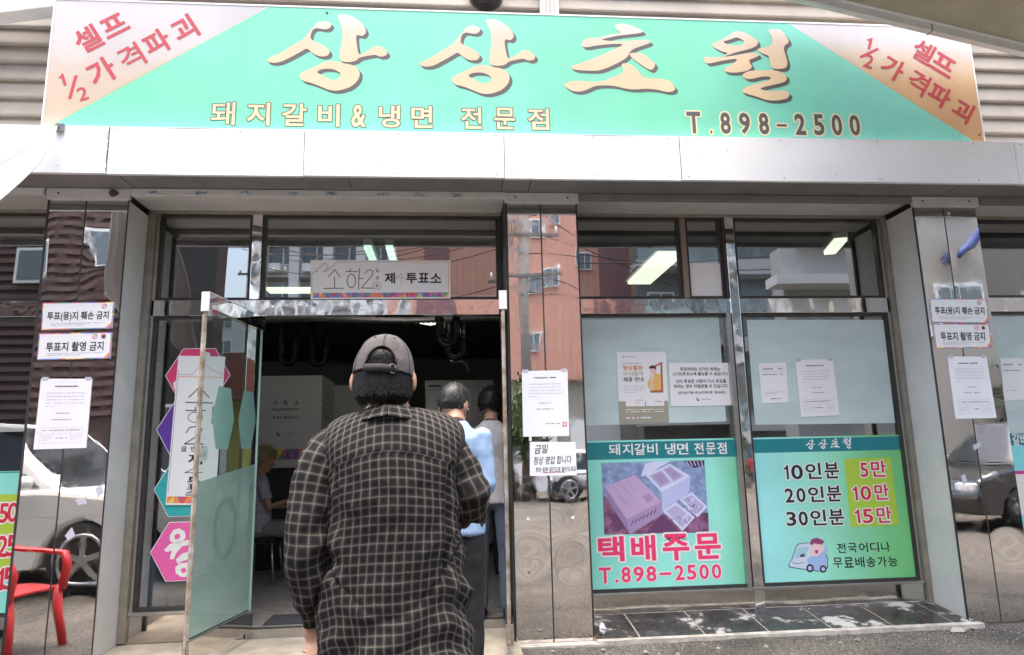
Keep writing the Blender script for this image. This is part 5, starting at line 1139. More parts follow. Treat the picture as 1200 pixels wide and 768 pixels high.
t=thing('white_board','tall pale panel standing deep in the room behind the booths','board',tuple(fz(400,600,6))); c=[fz(*p,6.5) for p in ((300,425),(425,427),(425,600),(300,600))]; slab(*c,'panel',MATS['inner_wall'],t,.03)
# refrigerator
a=fz(498,446,4.0); b_=fz(578,446,4.0); t=thing('steel_refrigerator','stainless steel refrigerator at the back beyond the people queuing','refrigerator',((a.x+b_.x)/2,4.3,.08)); B(a.x,b_.x,4.0,4.7,.16,a.z).build('body','fridge_steel',t,bevel=.01)
mx=(a.x+b_.x)/2
for x0,x1 in ((a.x+.02,mx-.01),(mx+.01,b_.x-.02)):
    for z0,z1 in ((.2,1.1),(1.13,a.z-.12)): d_=B(x0,x1,3.96,3.999,z0,z1).build('door','fridge_steel',t,bevel=.006); B(x1-.06,x1-.03,3.92,3.96,z0+.3,z0+.55).build('handle','pipe_black',d_)
B(a.x,b_.x,3.985,3.999,a.z-.11,a.z-.005).build('top_panel','fridge_steel',t)
B(a.x+.05,a.x+.2,3.975,3.984,a.z-.085,a.z-.065).build('badge','pipe_black',t)
# furniture behind the left pane
t=thing('wooden_shelf','brown wooden shelf unit standing in the dark behind the left window','shelf',(-2.6,1.9,.08))
for z in (.35,.8,1.25): B(-3.2,-1.9,1.7,2.1,z,z+.05).build('shelf_board','wood_brown',t)
for x in (-3.2,-1.95): B(x,x+.05,1.71,2.09,.08,1.6).build('upright','wood_brown',t)
t=thing('table','dark dining table inside behind the right window','table',(2.2,2.4,.08)); B(1.4,3.0,2.0,2.8,.78,.82).build('tabletop','wood_brown',t)
for x in (1.48,2.92):
    for y in (2.08,2.72): B(x-.025,x+.025,y-.025,y+.025,.08,.78).build('leg','frame_dark',t)
# blue plastic bag behind the left pane
m=mat('bag_blue',(.20,.30,.46),.22,vary=.4,vscale=9); 
c=fz(172,655,.60); t=thing('plastic_bag','knotted translucent blue plastic bag standing behind the left window','bag',(c.x,.62,.08)); mb=MB()
n,mz_=30,26; vs=[]
for j in range(mz_+1):
    v=j/mz_; r=.125*(1-v)**.62*(1+.25*math.sin(math.pi*v))+.012; 
    for i in range(n):
        a=2*math.pi*i/n; w_=1+.16*math.sin(a*5+v*4)*(.3+v)+.10*noise.noise(Vector((math.cos(a)*3,math.sin(a)*3,v*5)))
        vs.append((c.x-.02+r*1.15*w_*math.cos(a),.64+r*.85*w_*math.sin(a)*.9,.085+.50*v+.03*v*math.sin(a*2)))
mb.add(vs,[(j*n+i,j*n+(i+1)%n,(j+1)*n+(i+1)%n,(j+1)*n+i) for j in range(mz_) for i in range(n)],None,True)
mb.build('bag',m,t)

# ------------------------------------------------------------------ the two open door leaves
mat_mirror('door_rail_steel',(.78,.74,.70),.05,.15,(4,4,4)); mat('edge_tape',(.46,.42,.37),.6,vary=.6,vscale=14,col2=(.20,.14,.09)); mat('brass',(.55,.40,.12),.3,1); mat('door_edge_green',(.30,.45,.42),.2); mat('door_tape_white',(.72,.71,.70),.5,vary=.15,vscale=14)
def leaf(label,hinge,near,z0,z1,stile_w,film,flip):
    H_=Vector((*hinge,0)); Nn=Vector((*near,0)); d=(Nn-H_).normalized(); nrm=Vector((-d.y,d.x,0)); L_=(Nn-H_).length
    t=thing('door_leaf',label,'door',(hinge[0],hinge[1],z0))
    P_=lambda s_,o_,z: (H_+d*s_+nrm*o_+Vector((0,0,z)))
    def bx(s0,s1,o0,o1,za,zb,name,m,par=None,bev=.003):
        mb=MB(); vs=[P_(s,o,z) for z in (za,zb) for s,o in ((s0,o0),(s1,o0),(s1,o1),(s0,o1))]; mb.add(vs,[(0,3,2,1),(4,5,6,7),(0,1,5,4),(1,2,6,5),(2,3,7,6),(3,0,4,7)]); return mb.build(name,m,par or t,bevel=bev)
    bx(0,L_,-.024,.024,z1-.10,z1,'top_rail','door_rail_steel'); bx(0,L_,-.024,.024,z0,z0+.13,'bottom_rail','door_rail_steel')
    bx(L_*.45,L_+.002,-.026,.026,z1-.001,z1+.004,'rail_tape','door_tape_white',bev=0); bx(L_+.0001,L_+.006,-.026,.026,z1-.12,z1+.004,'rail_tape','door_tape_white',bev=0)
    bx(L_*.35,L_*.45,-.012,.012,z1+.0045,z1+.012,'pivot_block','brass')
    bx(L_-.014,L_,-.010,.010,z0+.131,z1-.101,'edge_strip','edge_tape',bev=.002); bx(L_+.0005,L_+.006,-.014,.002,z0+.02,z1-.14,'edge_tape','edge_tape',bev=.001); bx(0,.008,-.007,.007,z0+.131,z1-.101,'glass_edge','door_edge_green',bev=0)
    g=MB().quad(P_(.008,0,z0+.13),P_(L_-.014,0,z0+.13),P_(L_-.014,0,z1-.10),P_(.008,0,z1-.10)).build('pane','door_glass',t)
    return t,P_,L_
t,P_,L_=leaf('open glass door leaf on the left with frosted lower film and two pale hexagons',(-1.40,.385),(-1.53,-.43),.085,2.265,.05,True,1)
# lower film with slanting top, two hexagons
mb=MB(); zt0,zt1=1.155,1.135
mb.quad(P_(.01,-.004,.22),P_(L_-.02,-.004,.22),P_(L_-.02,-.004,1.10),P_(.01,-.004,1.20)).build('frosted_film','frosted_film',t)
def hexf(sc,zc,w_,h_): 
    b=MB(); b.poly([P_(sc+dx*w_,-.004,zc+dz*h_) for dx,dz in ((-.5,0),(-.27,.5),(.27,.5),(.5,0),(.27,-.5),(-.27,-.5))]); b.build('film_hexagon','hexagon_film',t,fixn=False)
hexf(L_*.62,1.50,.30,.40); hexf(L_*.20,1.505,.27,.40)
mb=MB(); q_=[P_(L_*.5+.16*math.cos(a*.2),-.0055,.80+.20*math.sin(a*.2)) for a in range(32)]; q2_=[P_(L_*.5+.12*math.cos(a*.2),-.0055,.80+.15*math.sin(a*.2)) for a in range(32)]
MATS['film_print']=mat('film_print_',(.40,.66,.70),.5); mb.poly(q_,[q2_]); mb.build('film_print','film_print',t,fixn=False)
lb=MB().quad(P_(L_-.14,-.006,1.235),P_(L_-.035,-.006,1.22),P_(L_-.035,-.006,1.30),P_(L_-.14,-.006,1.315)).build('push_label','card_white',t,fixn=False)
sh=Sheet(P_(L_-.035,-.007,1.30),P_(L_-.14,-.007,1.315),P_(L_-.14,-.007,1.235),P_(L_-.035,-.007,1.22)); sh.text('미세요',.15,.25,.85,.75,'ink_seal',off=.01); sh.finish(t)
t2,P2,L2=leaf('open glass door leaf on the right seen edge on beside the centre pilaster',(.385,.385),(.335,-.36),.085,2.285,.03,False,-1)
mat('tape_blue',(.03,.06,.22),.5)
MB().bar(P2(L2+.004,-.016,.5),P2(L2+.004,-.016,1.0),.004,.004).build('blue_tape','tape_blue',t2)
# crumpled paper and debris on the step
def crumple(name,label,c,r,seed,m='paper'):
    R6=random.Random(seed); t=MB(); nu,nv=10,7; vs=[]
    for j in range(nv+1):
        for i in range(nu):
            th=math.pi*j/nv; a=2*math.pi*i/nu; q=Vector((math.sin(th)*math.cos(a),math.sin(th)*math.sin(a),math.cos(th)))
            vs.append(Vector(c)+Vector((q.x*r[0],q.y*r[1],q.z*r[2]))*R6.uniform(.55,1.1))
    t.add(vs,[(j*nu+i,(j+1)*nu+i,(j+1)*nu+(i+1)%nu,j*nu+(i+1)%nu) for j in range(nv) for i in range(nu)]); tag(t.build(name,m),label,'litter')
g_=fz(713,742,.06); crumple('crumpled_tissue','crumpled white tissue standing on the dark tiles by the centre pilaster',(.99,.06,.062),(.028,.02,.04),4)
mat('leaf_dry',(.22,.08,.03),.8); crumple('dry_leaf','small reddish brown dry leaf in the corner of the tiled step',(.935,.0,.03),(.014,.012,.008),6,'leaf_dry')
# ------------------------------------------------------------------ people
def mat_skin(name,c):
    m=mat(name,c,.5,vary=.12,vscale=30,bump=.08,bscale=180); b=m.node_tree.nodes['Principled BSDF']; b.inputs['Subsurface Weight'].default_value=.08; b.inputs['Subsurface Radius'].default_value=(.02,.008,.004); b.inputs['Subsurface Scale'].default_value=.3; return m
mat_skin('skin',(.42,.24,.165)); mat_skin('skin_tan',(.33,.18,.12)); mat_skin('skin_hand',(.48,.20,.16))
mat('hair_black',(.006,.0052,.005),.5,spec=.25,bump=.2,bscale=90); mat('hair_grey',(.30,.29,.29),.6,vary=.5,vscale=50); mat('hair_dark_grey',(.014,.0135,.014),.5,vary=.5,vscale=60); mat('hair_fair',(.30,.24,.15),.6,vary=.4,vscale=40)
mat('shirt_blue',(.26,.38,.58),.75,vary=.08,vscale=12,bump=.2,bscale=30); mat('tee_grey',(.44,.42,.42),.85,vary=.10,vscale=18,bump=.25,bscale=30); mat('shirt_white',(.66,.66,.68),.8,bump=.2,bscale=25); mat('blouse_pale',(.40,.40,.44),.8,col2=(.25,.25,.28),vscale=22)
mat('trousers_black',(.012,.012,.013),.8,vary=.3,vscale=8,bump=.2,bscale=20); mat('jeans_blue',(.075,.10,.135),.85,vary=.3,vscale=9,bump=.2,bscale=30); mat('trousers_grey',(.20,.18,.18),.8,vary=.15,vscale=8); mat('trousers_charcoal',(.035,.035,.045),.8,vary=.3,vscale=8); mat('shoe_dark',(.02,.02,.02),.5); mat('shirt_dark',(.02,.02,.022),.8)
mat('lips',(.35,.12,.10),.5); mat('eye_white',(.6,.6,.58),.3)
def hand(mb,w,dirv,side,curl=.5,s=1.0):
    """palm and five unequal curled fingers starting at wrist w, pointing along dirv; side: direction of the thumb"""
    d=Vector(dirv).normalized(); th=Vector(side); th=(th-d*th.dot(d)).normalized(); pn=d.cross(th).normalized(); w=Vector(w)
    mb.tube([w,w+d*.03*s,w+d*.065*s,w+d*.09*s],[(.026*s,.017*s),(.034*s,.017*s),(.042*s,.016*s),(.036*s,.012*s)],10)
    for k,(off,L_) in enumerate(((.030,.070),(.010,.078),(-.010,.072),(-.029,.056))):
        p=w+d*.085*s+th*off*s; pts=[p]; dd=d.copy()
        for j in range(3):
            a=curl*(.5+.35*j); dd=(dd*math.cos(a*.75)+pn*math.sin(a*.75)).normalized(); pts.append(pts[-1]+dd*L_*s*(.42,.32,.26)[j]); 
        mb.tube(pts,[.0092*s,.0088*s,.008*s,.0062*s],8); mb.ball(pts[-1],.0064*s,8,6)
    p=w+d*.03*s+th*.026*s; q=p+(d*.5+th*.8+pn*.2).normalized()*.035*s; r=q+(d*.85+th*.3+pn*.35).normalized()*.032*s
    mb.tube([p-th*.01*s,q,r],[.012*s,.0105*s,.008*s],8); mb.ball(r,.008*s,8,6)
def head_geo(mb,c,s,fd,up=Vector((0,0,1))):
    fd=Vector(fd).normalized(); rt=fd.cross(up).normalized(); u=rt.cross(fd).normalized(); R=Matrix((rt,fd,u)).transposed()
    f=lambda x,y,z: Vector(c)+R@Vector((x*s,y*s,z*s))
    mb.ball(f(0,0,.015),(.074*s,.092*s,.098*s),18,12,R); mb.ball(f(0,.028,-.045),(.058*s,.062*s,.068*s),14,10,R); mb.ball(f(0,.05,-.088),(.028*s,.026*s,.022*s),10,8,R)
    mb.tube([f(0,.088,.012),f(0,.104,-.022),f(0,.098,-.034)],[.007*s,.012*s,.010*s],8)
    for sx in (-1,1):
        mb.ball(f(sx*.082,-.004,-.012),(.011*s,.020*s,.032*s),10,8,R); mb.ball(f(sx*.030,.080,.028),(.022*s,.010*s,.006*s),8,6,R)
    return f
def person(name,label,loc,rz,J,cols,s=1.0,group=None,hair='short',sleeve='short',eyes=True):
    """J: joints in the person's own space, facing +y"""
    t=thing(name,label,'person',loc,group,rz); V=lambda k: Vector(J[k])*s
    sk,sh,tr,hr,shoe=cols; b=MB(); f=head_geo(b,V('head'),s*1.06,J.get('face',(0,1,0)))
    b.tube([V('head')+Vector((0,-.01,-.04))*s,(V('head')+V('neck'))/2,V('neck')],[.052*s,.052*s,.06*s],12)
    for q in 'LR':
        b.tube([V('sh'+q),V('el'+q),V('wr'+q)],[.048*s,.038*s,.025*s],10); d=V('wr'+q)-V('el'+q); hand(b,V('wr'+q),Vector(J.get('hd'+q,tuple(d))),J.get('th'+q,(0,1,0)),J.get('curl',.6),s)
        b.tube([V('kn'+q),V('an'+q)],[.05*s,.034*s],10); b.ball(V('an'+q)+Vector((0,.02,-.03))*s,(.035*s,.05*s,.035*s),10,6)
    remesh(b,'body',sk,t,.007*s,3,local=True)
    if eyes:
        for sx in (-1,1): MB().ball(f(sx*.030,.086,.006),(.013*s,.006*s,.006*s),8,6).build('eye','eye_white',t,local=True)
        MB().ball(f(0,.090,-.058),(.022*s,.008*s,.006*s),8,6).build('mouth','lips',t,local=True)
    c=MB(); ne=V('neck'); pe=(V('hpL')+V('hpR'))/2; shm=(V('shL')+V('shR'))/2; wdt=(V('shL')-V('shR')).length/2
    mid=shm.lerp(pe,.5); ax=(V('shR')-V('shL')).normalized()
    def ring(mb,ps,rr,n=20):   # elliptical stack whose wide axis is the shoulder line
        vs=[]
        for p,(ra,rb) in zip(ps,rr):
            for k in range(n): a=2*math.pi*k/n; vs.append(p+ax*ra*math.cos(a)+Vector((-ax.y,ax.x,0))*rb*math.sin(a))
        m_=len(ps); mb.add(vs,[(i*n+k,i*n+(k+1)%n,(i+1)*n+(k+1)%n,(i+1)*n+k) for i in range(m_-1) for k in range(n)]+[tuple(range(n-1,-1,-1)),tuple((m_-1)*n+k for k in range(n))],None,True)
    dn=Vector((0,0,-1))
    if J.get('seated'): low=[pe+Vector((0,0,-.02))*s]; lr=[(.17*s,.13*s)]
    else: low=[pe+dn*.02*s,pe+dn*.10*s]; lr=[(.178*s,.125*s),(.180*s,.128*s)]
    ring(c,[ne+Vector((0,0,.015))*s,ne.lerp(shm,.6),shm+dn*.03*s,shm+dn*.12*s,mid]+low,[(.062*s,.062*s),(.11*s,.085*s),(wdt*.96,.105*s),(wdt*.90,.118*s),(.158*s,.112*s)]+lr)
    for q in 'LR':
        e=V('el'+q); w_=V('wr'+q)
        c.ball(V('sh'+q)+dn*.02*s,(.050*s,.052*s,.050*s),12,8)
        if sleeve=='long': c.tube([V('sh'+q),e,w_],[.062*s,.052*s,.038*s],12)
        elif sleeve=='half': c.tube([V('sh'+q),e,e.lerp(w_,.12)],[.050*s,.050*s,.053*s],12)
        else: c.tube([V('sh'+q),V('sh'+q).lerp(e,.72)],[.055*s,.060*s],12)
    o=remesh(c,'shirt',sh,t,.011*s,4,local=True,disp=lambda p: 0.007*noise.noise(Vector((p.x*11,p.y*11,p.z*5)))+.004*noise.noise(Vector((p.x*30,p.y*30,p.z*18+5)))+.002)
    c=MB(); c.ball(pe+Vector((0,0,-.02))*s,(.165*s,.125*s,.12*s),16,10)
    for q in 'LR': c.tube([V('hp'+q),V('hp'+q).lerp(V('kn'+q),.5),V('kn'+q),V('kn'+q).lerp(V('an'+q),.5),V('an'+q)+Vector((0,0,-.03))*s],[.095*s,.085*s,.070*s,.062*s,.060*s],12)
    remesh(c,'trousers',tr,t,.012*s,4,local=True,disp=lambda p: .006*noise.noise(Vector((p.x*12,p.y*12,p.z*9)))+.003*noise.noise(Vector((p.x*25,p.y*25,p.z*22))))
    for q in 'LR':
        a=V('an'+q); fwd=Vector(J.get('ft',(0,1,0))); c=MB(); c.ball(a+Vector((0,0,-.055))*s+fwd*.05*s,(.045*s,.12*s,.035*s) if abs(fwd.y)>.5 else (.12*s,.045*s,.035*s),14,8); c.box(*(lambda q_:(q_.x-.04*s,q_.x+.04*s,q_.y-.09*s,q_.y+.11*s,q_.z-.012*s,q_.z))(a+Vector((0,0,-.078))*s+fwd*.04*s)) if abs(fwd.y)>.5 else None
        c.build('shoe',shoe,t,local=True)
    # hair
    c=MB(); R7=random.Random(int(loc[0]*100)+5); fd=Vector(J.get('face',(0,1,0))).normalized(); H_=V('head'); k=1.0 if hair!='bushy' else 1.18; nu,nv=40,26; vs=[]; rt=fd.cross(Vector((0,0,1))).normalized(); u=rt.cross(fd)
    for j in range(nv+1):
        for i in range(nu):
            th=math.pi*j/nv*.74; a=2*math.pi*i/nu; x,y,z=math.sin(th)*math.cos(a),math.sin(th)*math.sin(a),math.cos(th)
            if y>.45 and z<.42: z=.42+(z-.42)*.05
            if y>0 and z<.1: z=max(z,.1-.3*(1-y)); 
            r=1+(.05 if hair=='short' else .10)*noise.noise(Vector((x*4,y*4,z*4)))+.03*noise.noise(Vector((x*14,y*14,z*14)))
            if z<-.45: r*=.93
            vs.append(H_+(rt*x*.089+fd*y*.107+u*z*.112)*r*s*k+u*.020*s-fd*.004*s)
    c.add(vs,[(j*nu+i,(j+1)*nu+i,(j+1)*nu+(i+1)%nu,j*nu+(i+1)%nu) for j in range(nv) for i in range(nu)],None,True); 
    for q in range(420):
        th=R7.uniform(.1,.70)*math.pi; a=R7.uniform(0,2*math.pi); x,y,z=math.sin(th)*math.cos(a),math.sin(th)*math.sin(a),math.cos(th)
        if y>.4 and z<.45: continue
        p=H_+(rt*x*.091+fd*y*.109+u*z*.115)*s*k+u*.020*s; dd=(Vector((0,0,-1))+ (rt*x+fd*y)*.25+Vector((R7.gauss(0,.3),R7.gauss(0,.3),0))).normalized(); sd_=dd.cross(rt*x+fd*y+u*z).normalized()*.0018*s
        l=R7.uniform(.012,.03)*s*(1.4 if hair=='bushy' else 1); nn=(rt*x+fd*y+u*z)*.003
        c.add([p-sd_+nn,p+sd_+nn,p+dd*l+nn*1.5],[(0,1,2)])
    c.build('hair',hr,t,local=True,fixn=False)
    return t
STAND={'head':(0,.01,1.575),'neck':(0,-.02,1.42),'shL':(-.185,-.02,1.375),'shR':(.185,-.02,1.375),'elL':(-.235,-.04,1.09),'elR':(.235,-.04,1.09),'wrL':(-.24,.03,.85),'wrR':(.24,.03,.85),'hpL':(-.09,0,.92),'hpR':(.09,0,.92),'knL':(-.10,.01,.50),'knR':(.10,.01,.50),'anL':(-.105,-.02,.10),'anR':(.105,-.02,.10)}
J=dict(STAND); J.update(head=(-.0,.05,1.53),neck=(.02,-.02,1.42),face=(.45,1,-.35),shL=(-.17,-.02,1.375),shR=(.17,-.02,1.365),wrR=(.13,.18,.90),elR=(.195,-.03,1.08))
g0=fz(541,400,-.9); person('person','short haired man in a light blue shirt and black trousers ahead of the plaid shirt',(g0.x-.055,-.9,0),-.18,J,('skin_tan','shirt_blue','trousers_black','hair_dark_grey','shoe_dark'),.985,'people queuing into the shop',sleeve='half')
J=dict(STAND); J.update(head=(0,.05,1.56),face=(.3,1,-.3),elR=(.24,-.06,1.08),wrR=(.25,.02,.84))
g1_=fz(574,400,.45); person('person','bushy haired man in a grey T-shirt and blue grey jeans standing in the doorway',(g1_.x,.45,.08),-.2,J,('skin_tan','tee_grey','jeans_blue','hair_black','shoe_dark'),.975,'people queuing into the shop',hair='bushy')
J=dict(STAND); J.update(face=(1,.3,-.1))
g2_=fz(592,400,2.3); person('person','dark haired person in dark clothes half hidden beyond the grey T-shirt man',(g2_.x,2.3,.08),0,J,('skin_tan','shirt_dark','trousers_black','hair_black','shoe_dark'),1.0,'people queuing into the shop',hair='bushy')
J=dict(STAND); J.update(head=(-.05,.10,1.46),neck=(0,.0,1.40),face=(-.1,1,-.5))
g3_=fz(466,400,-1.75); person('person','grey haired person in a white shirt mostly hidden ahead of the man in the cap',(g3_.x,-1.75,-.03),0,J,('skin','shirt_white','trousers_grey','hair_grey','shoe_dark'),1.0,'people queuing into the shop')
# seated woman with a hand fan
J={'head':(0,.02,1.17),'neck':(0,-.03,1.02),'shL':(-.165,-.03,.975),'shR':(.165,-.03,.975),'elL':(-.21,.05,.72),'elR':(.21,.05,.72),'wrL':(-.08,.24,.70),'wrR':(.07,.25,.76),'hpL':(-.09,0,.50),'hpR':(.09,0,.50),'knL':(-.11,.42,.50),'knR':(.11,.42,.50),'anL':(-.12,.40,.10),'anR':(.12,.42,.10),'seated':True,'face':(.2,1,-.25),'hdR':(-.2,.9,.5),'curl':1.0}
c=fz(306,560,2.35)
w_=person('person','seated woman with fair curly hair holding a small white fan beside the booth',(c.x,2.35,.08),-1.15,J,('skin','blouse_pale','trousers_grey','hair_fair','shoe_dark'),.98,None,hair='bushy')
Rz=Matrix.Rotation(-1.15,4,'Z'); hp=Vector((c.x,2.35,.08))+Rz@(Vector((.05,.34,.80))*.98)
t=thing('hand_fan','small white handheld electric fan with a blue grille held by the seated woman','fan',tuple(hp)); u=(Rz@Vector((0,1,.25))).normalized(); v=Vector((.25,-1,.1)).normalized()
mat('fan_white',(.6,.64,.66),.4); mat('fan_blue',(.12,.30,.42),.4)
MB().tube([hp-Vector((0,0,.03)),hp+Vector((.02,-.01,.09))],[.014,.012],10).build('handle','fan_white',t); fc=hp+Vector((.035,-.02,.15)); MB().tube([fc-v*.015,fc+v*.015],.062,24).build('housing','fan_white',t); 
MB().tube([fc+v*.0155,fc+v*.019],.047,24).build('grille','fan_blue',t)
t=thing('stool','metal legged stool under the seated woman','stool',(c.x,2.35,.08)); B(c.x-.19,c.x+.19,2.17,2.53,.47,.51).build('seat','trousers_black',t,bevel=.01)
for sx in (-1,1):
    for sy in (-1,1): MB().tube([(c.x+sx*.16,2.35+sy*.15,.47),(c.x+sx*.2,2.35+sy*.19,.08)],.011,8).build('leg','frame_steel',t)

# the man in the plaid shirt ------------------------------------------------------------
def mat_plaid():
    m=bpy.data.materials.new('plaid_cloth'); m.use_nodes=True; N=m.node_tree.nodes; L=m.node_tree.links; b=N['Principled BSDF']; b.inputs['Roughness'].default_value=.9; b.inputs['Specular IOR Level'].default_value=.15; b.inputs['Sheen Weight'].default_value=.0
    uv=N.new('ShaderNodeUVMap'); sx=N.new('ShaderNodeSeparateXYZ'); L.new(uv.outputs[0],sx.inputs[0])
    def M(op,a,b_=None,c=None):
        n=N.new('ShaderNodeMath'); n.operation=op
        for i,v in enumerate((a,b_,c)):
            if v is None: continue
            if isinstance(v,(int,float)): n.inputs[i].default_value=v
            else: L.new(v,n.inputs[i])
        return n.outputs[0]
    P=.0255
    def line(o,ph):
        f=M('FRACT',M('MULTIPLY_ADD',o,1/P,ph)); d=M('ABSOLUTE',M('SUBTRACT',f,.5)); n=N.new('ShaderNodeMapRange'); n.interpolation_type='SMOOTHSTEP'; n.inputs[1].default_value=.405; n.inputs[2].default_value=.445; L.new(d,n.inputs[0]); 
        n2=N.new('ShaderNodeMapRange'); n2.interpolation_type='SMOOTHSTEP'; n2.inputs[1].default_value=.24; n2.inputs[2].default_value=.30; L.new(d,n2.inputs[0]); return n.outputs[0],n2.outputs[0]
    a,a2=line(sx.outputs[0],0.0); c,c2=line(sx.outputs[1],0.0)
    # woven hatching: thread pattern fades one stripe set under the other
    tw=M('FRACT',M('MULTIPLY',sx.outputs[1],1/.0031)); tw=M('MULTIPLY_ADD',M('GREATER_THAN',tw,.5),.35,.75); tw2=M('FRACT',M('MULTIPLY',sx.outputs[0],1/.0031)); tw2=M('MULTIPLY_ADD',M('GREATER_THAN',tw2,.5),.35,.75)
    la=M('MULTIPLY',a,tw); lc=M('MULTIPLY',c,tw2)
    both=M('MINIMUM',M('ADD',M('MULTIPLY',la,.47),M('MULTIPLY',lc,.47)),1.0)
    half=M('MULTIPLY',M('ADD',M('MULTIPLY',a2,tw),M('MULTIPLY',c2,tw2)),.5)
    base=N.new('ShaderNodeMix'); base.data_type='RGBA'; base.inputs[6].default_value=(.0105,.0105,.011,1); base.inputs[7].default_value=(.034,.0325,.031,1); L.new(half,base.inputs[0])
    mx=N.new('ShaderNodeMix'); mx.data_type='RGBA'; mx.inputs[7].default_value=(.158,.134,.116,1); L.new(base.outputs[2],mx.inputs[6]); L.new(both,mx.inputs[0])
    n=N.new('ShaderNodeTexNoise'); n.inputs['Scale'].default_value=900; n.inputs['Detail'].default_value=2; L.new(uv.outputs[0],n.inputs['Vector']); hs=N.new('ShaderNodeHueSaturation'); L.new(M('MULTIPLY_ADD',n.outputs['Fac'],.9,.55),hs.inputs['Value']); L.new(mx.outputs[2],hs.inputs['Color']); L.new(hs.outputs[0],b.inputs['Base Color'])
    bp=N.new('ShaderNodeBump'); bp.inputs['Strength'].default_value=.25; bp.inputs['Distance'].default_value=.001; L.new(n.outputs['Fac'],bp.inputs['Height']); L.new(bp.outputs[0],b.inputs['Normal'])
    MATS['plaid_cloth']=m; return m
mat_plaid()
PX,PY=-.172,-2.68
man=thing('person','large man seen from behind in a faded grey cap and dark plaid shirt','person',(PX,PY,-.06),'people queuing into the shop')
def interp(tab,s):
    for (a,va),(b_,vb) in zip(tab[:-1],tab[1:]):
        if s<=b_:
            t=(s-a)/(b_-a); t=t*t*(3-2*t) if False else t
            return tuple(x*(1-t)+y*t for x,y in zip(va,vb)) if isinstance(va,tuple) else va*(1-t)+vb*t
    return tab[-1][1]
def smooth_tab(tab,n=60):
    lo,hi=tab[0][0],tab[-1][0]; out=[]
    for i in range(n+1):
        s=lo+(hi-lo)*i/n; acc=None; w=0
        for k in range(-3,4):
            v=interp(tab,min(hi,max(lo,s+k*.012))); acc=[x+y for x,y in zip(acc,v)] if acc else list(v); w+=1
        out.append((s,tuple(x/w for x in acc)))
    return out
side=smooth_tab([(0,(.066,1.366)),(.07,(.125,1.356)),(.14,(.183,1.335)),(.19,(.211,1.298)),(.24,(.205,1.25)),(.30,(.190,1.19)),(.40,(.187,1.065)),(.55,(.192,.92)),(.70,(.203,.77)),(.88,(.212,.59))])
back=smooth_tab([(0,(.062,1.370)),(.06,(.100,1.325)),(.14,(.128,1.26)),(.25,(.142,1.15)),(.40,(.136,1.00)),(.55,(.132,.85)),(.70,(.140,.70)),(.88,(.150,.53))])
front=smooth_tab([(0,(.055,1.36)),(.06,(.085,1.32)),(.14,(.12,1.25)),(.25,(.14,1.15)),(.40,(.15,1.00)),(.55,(.15,.85)),(.70,(.15,.70)),(.88,(.15,.55))])
def G_(x,m,s): return math.exp(-((x-m)/s)**2)
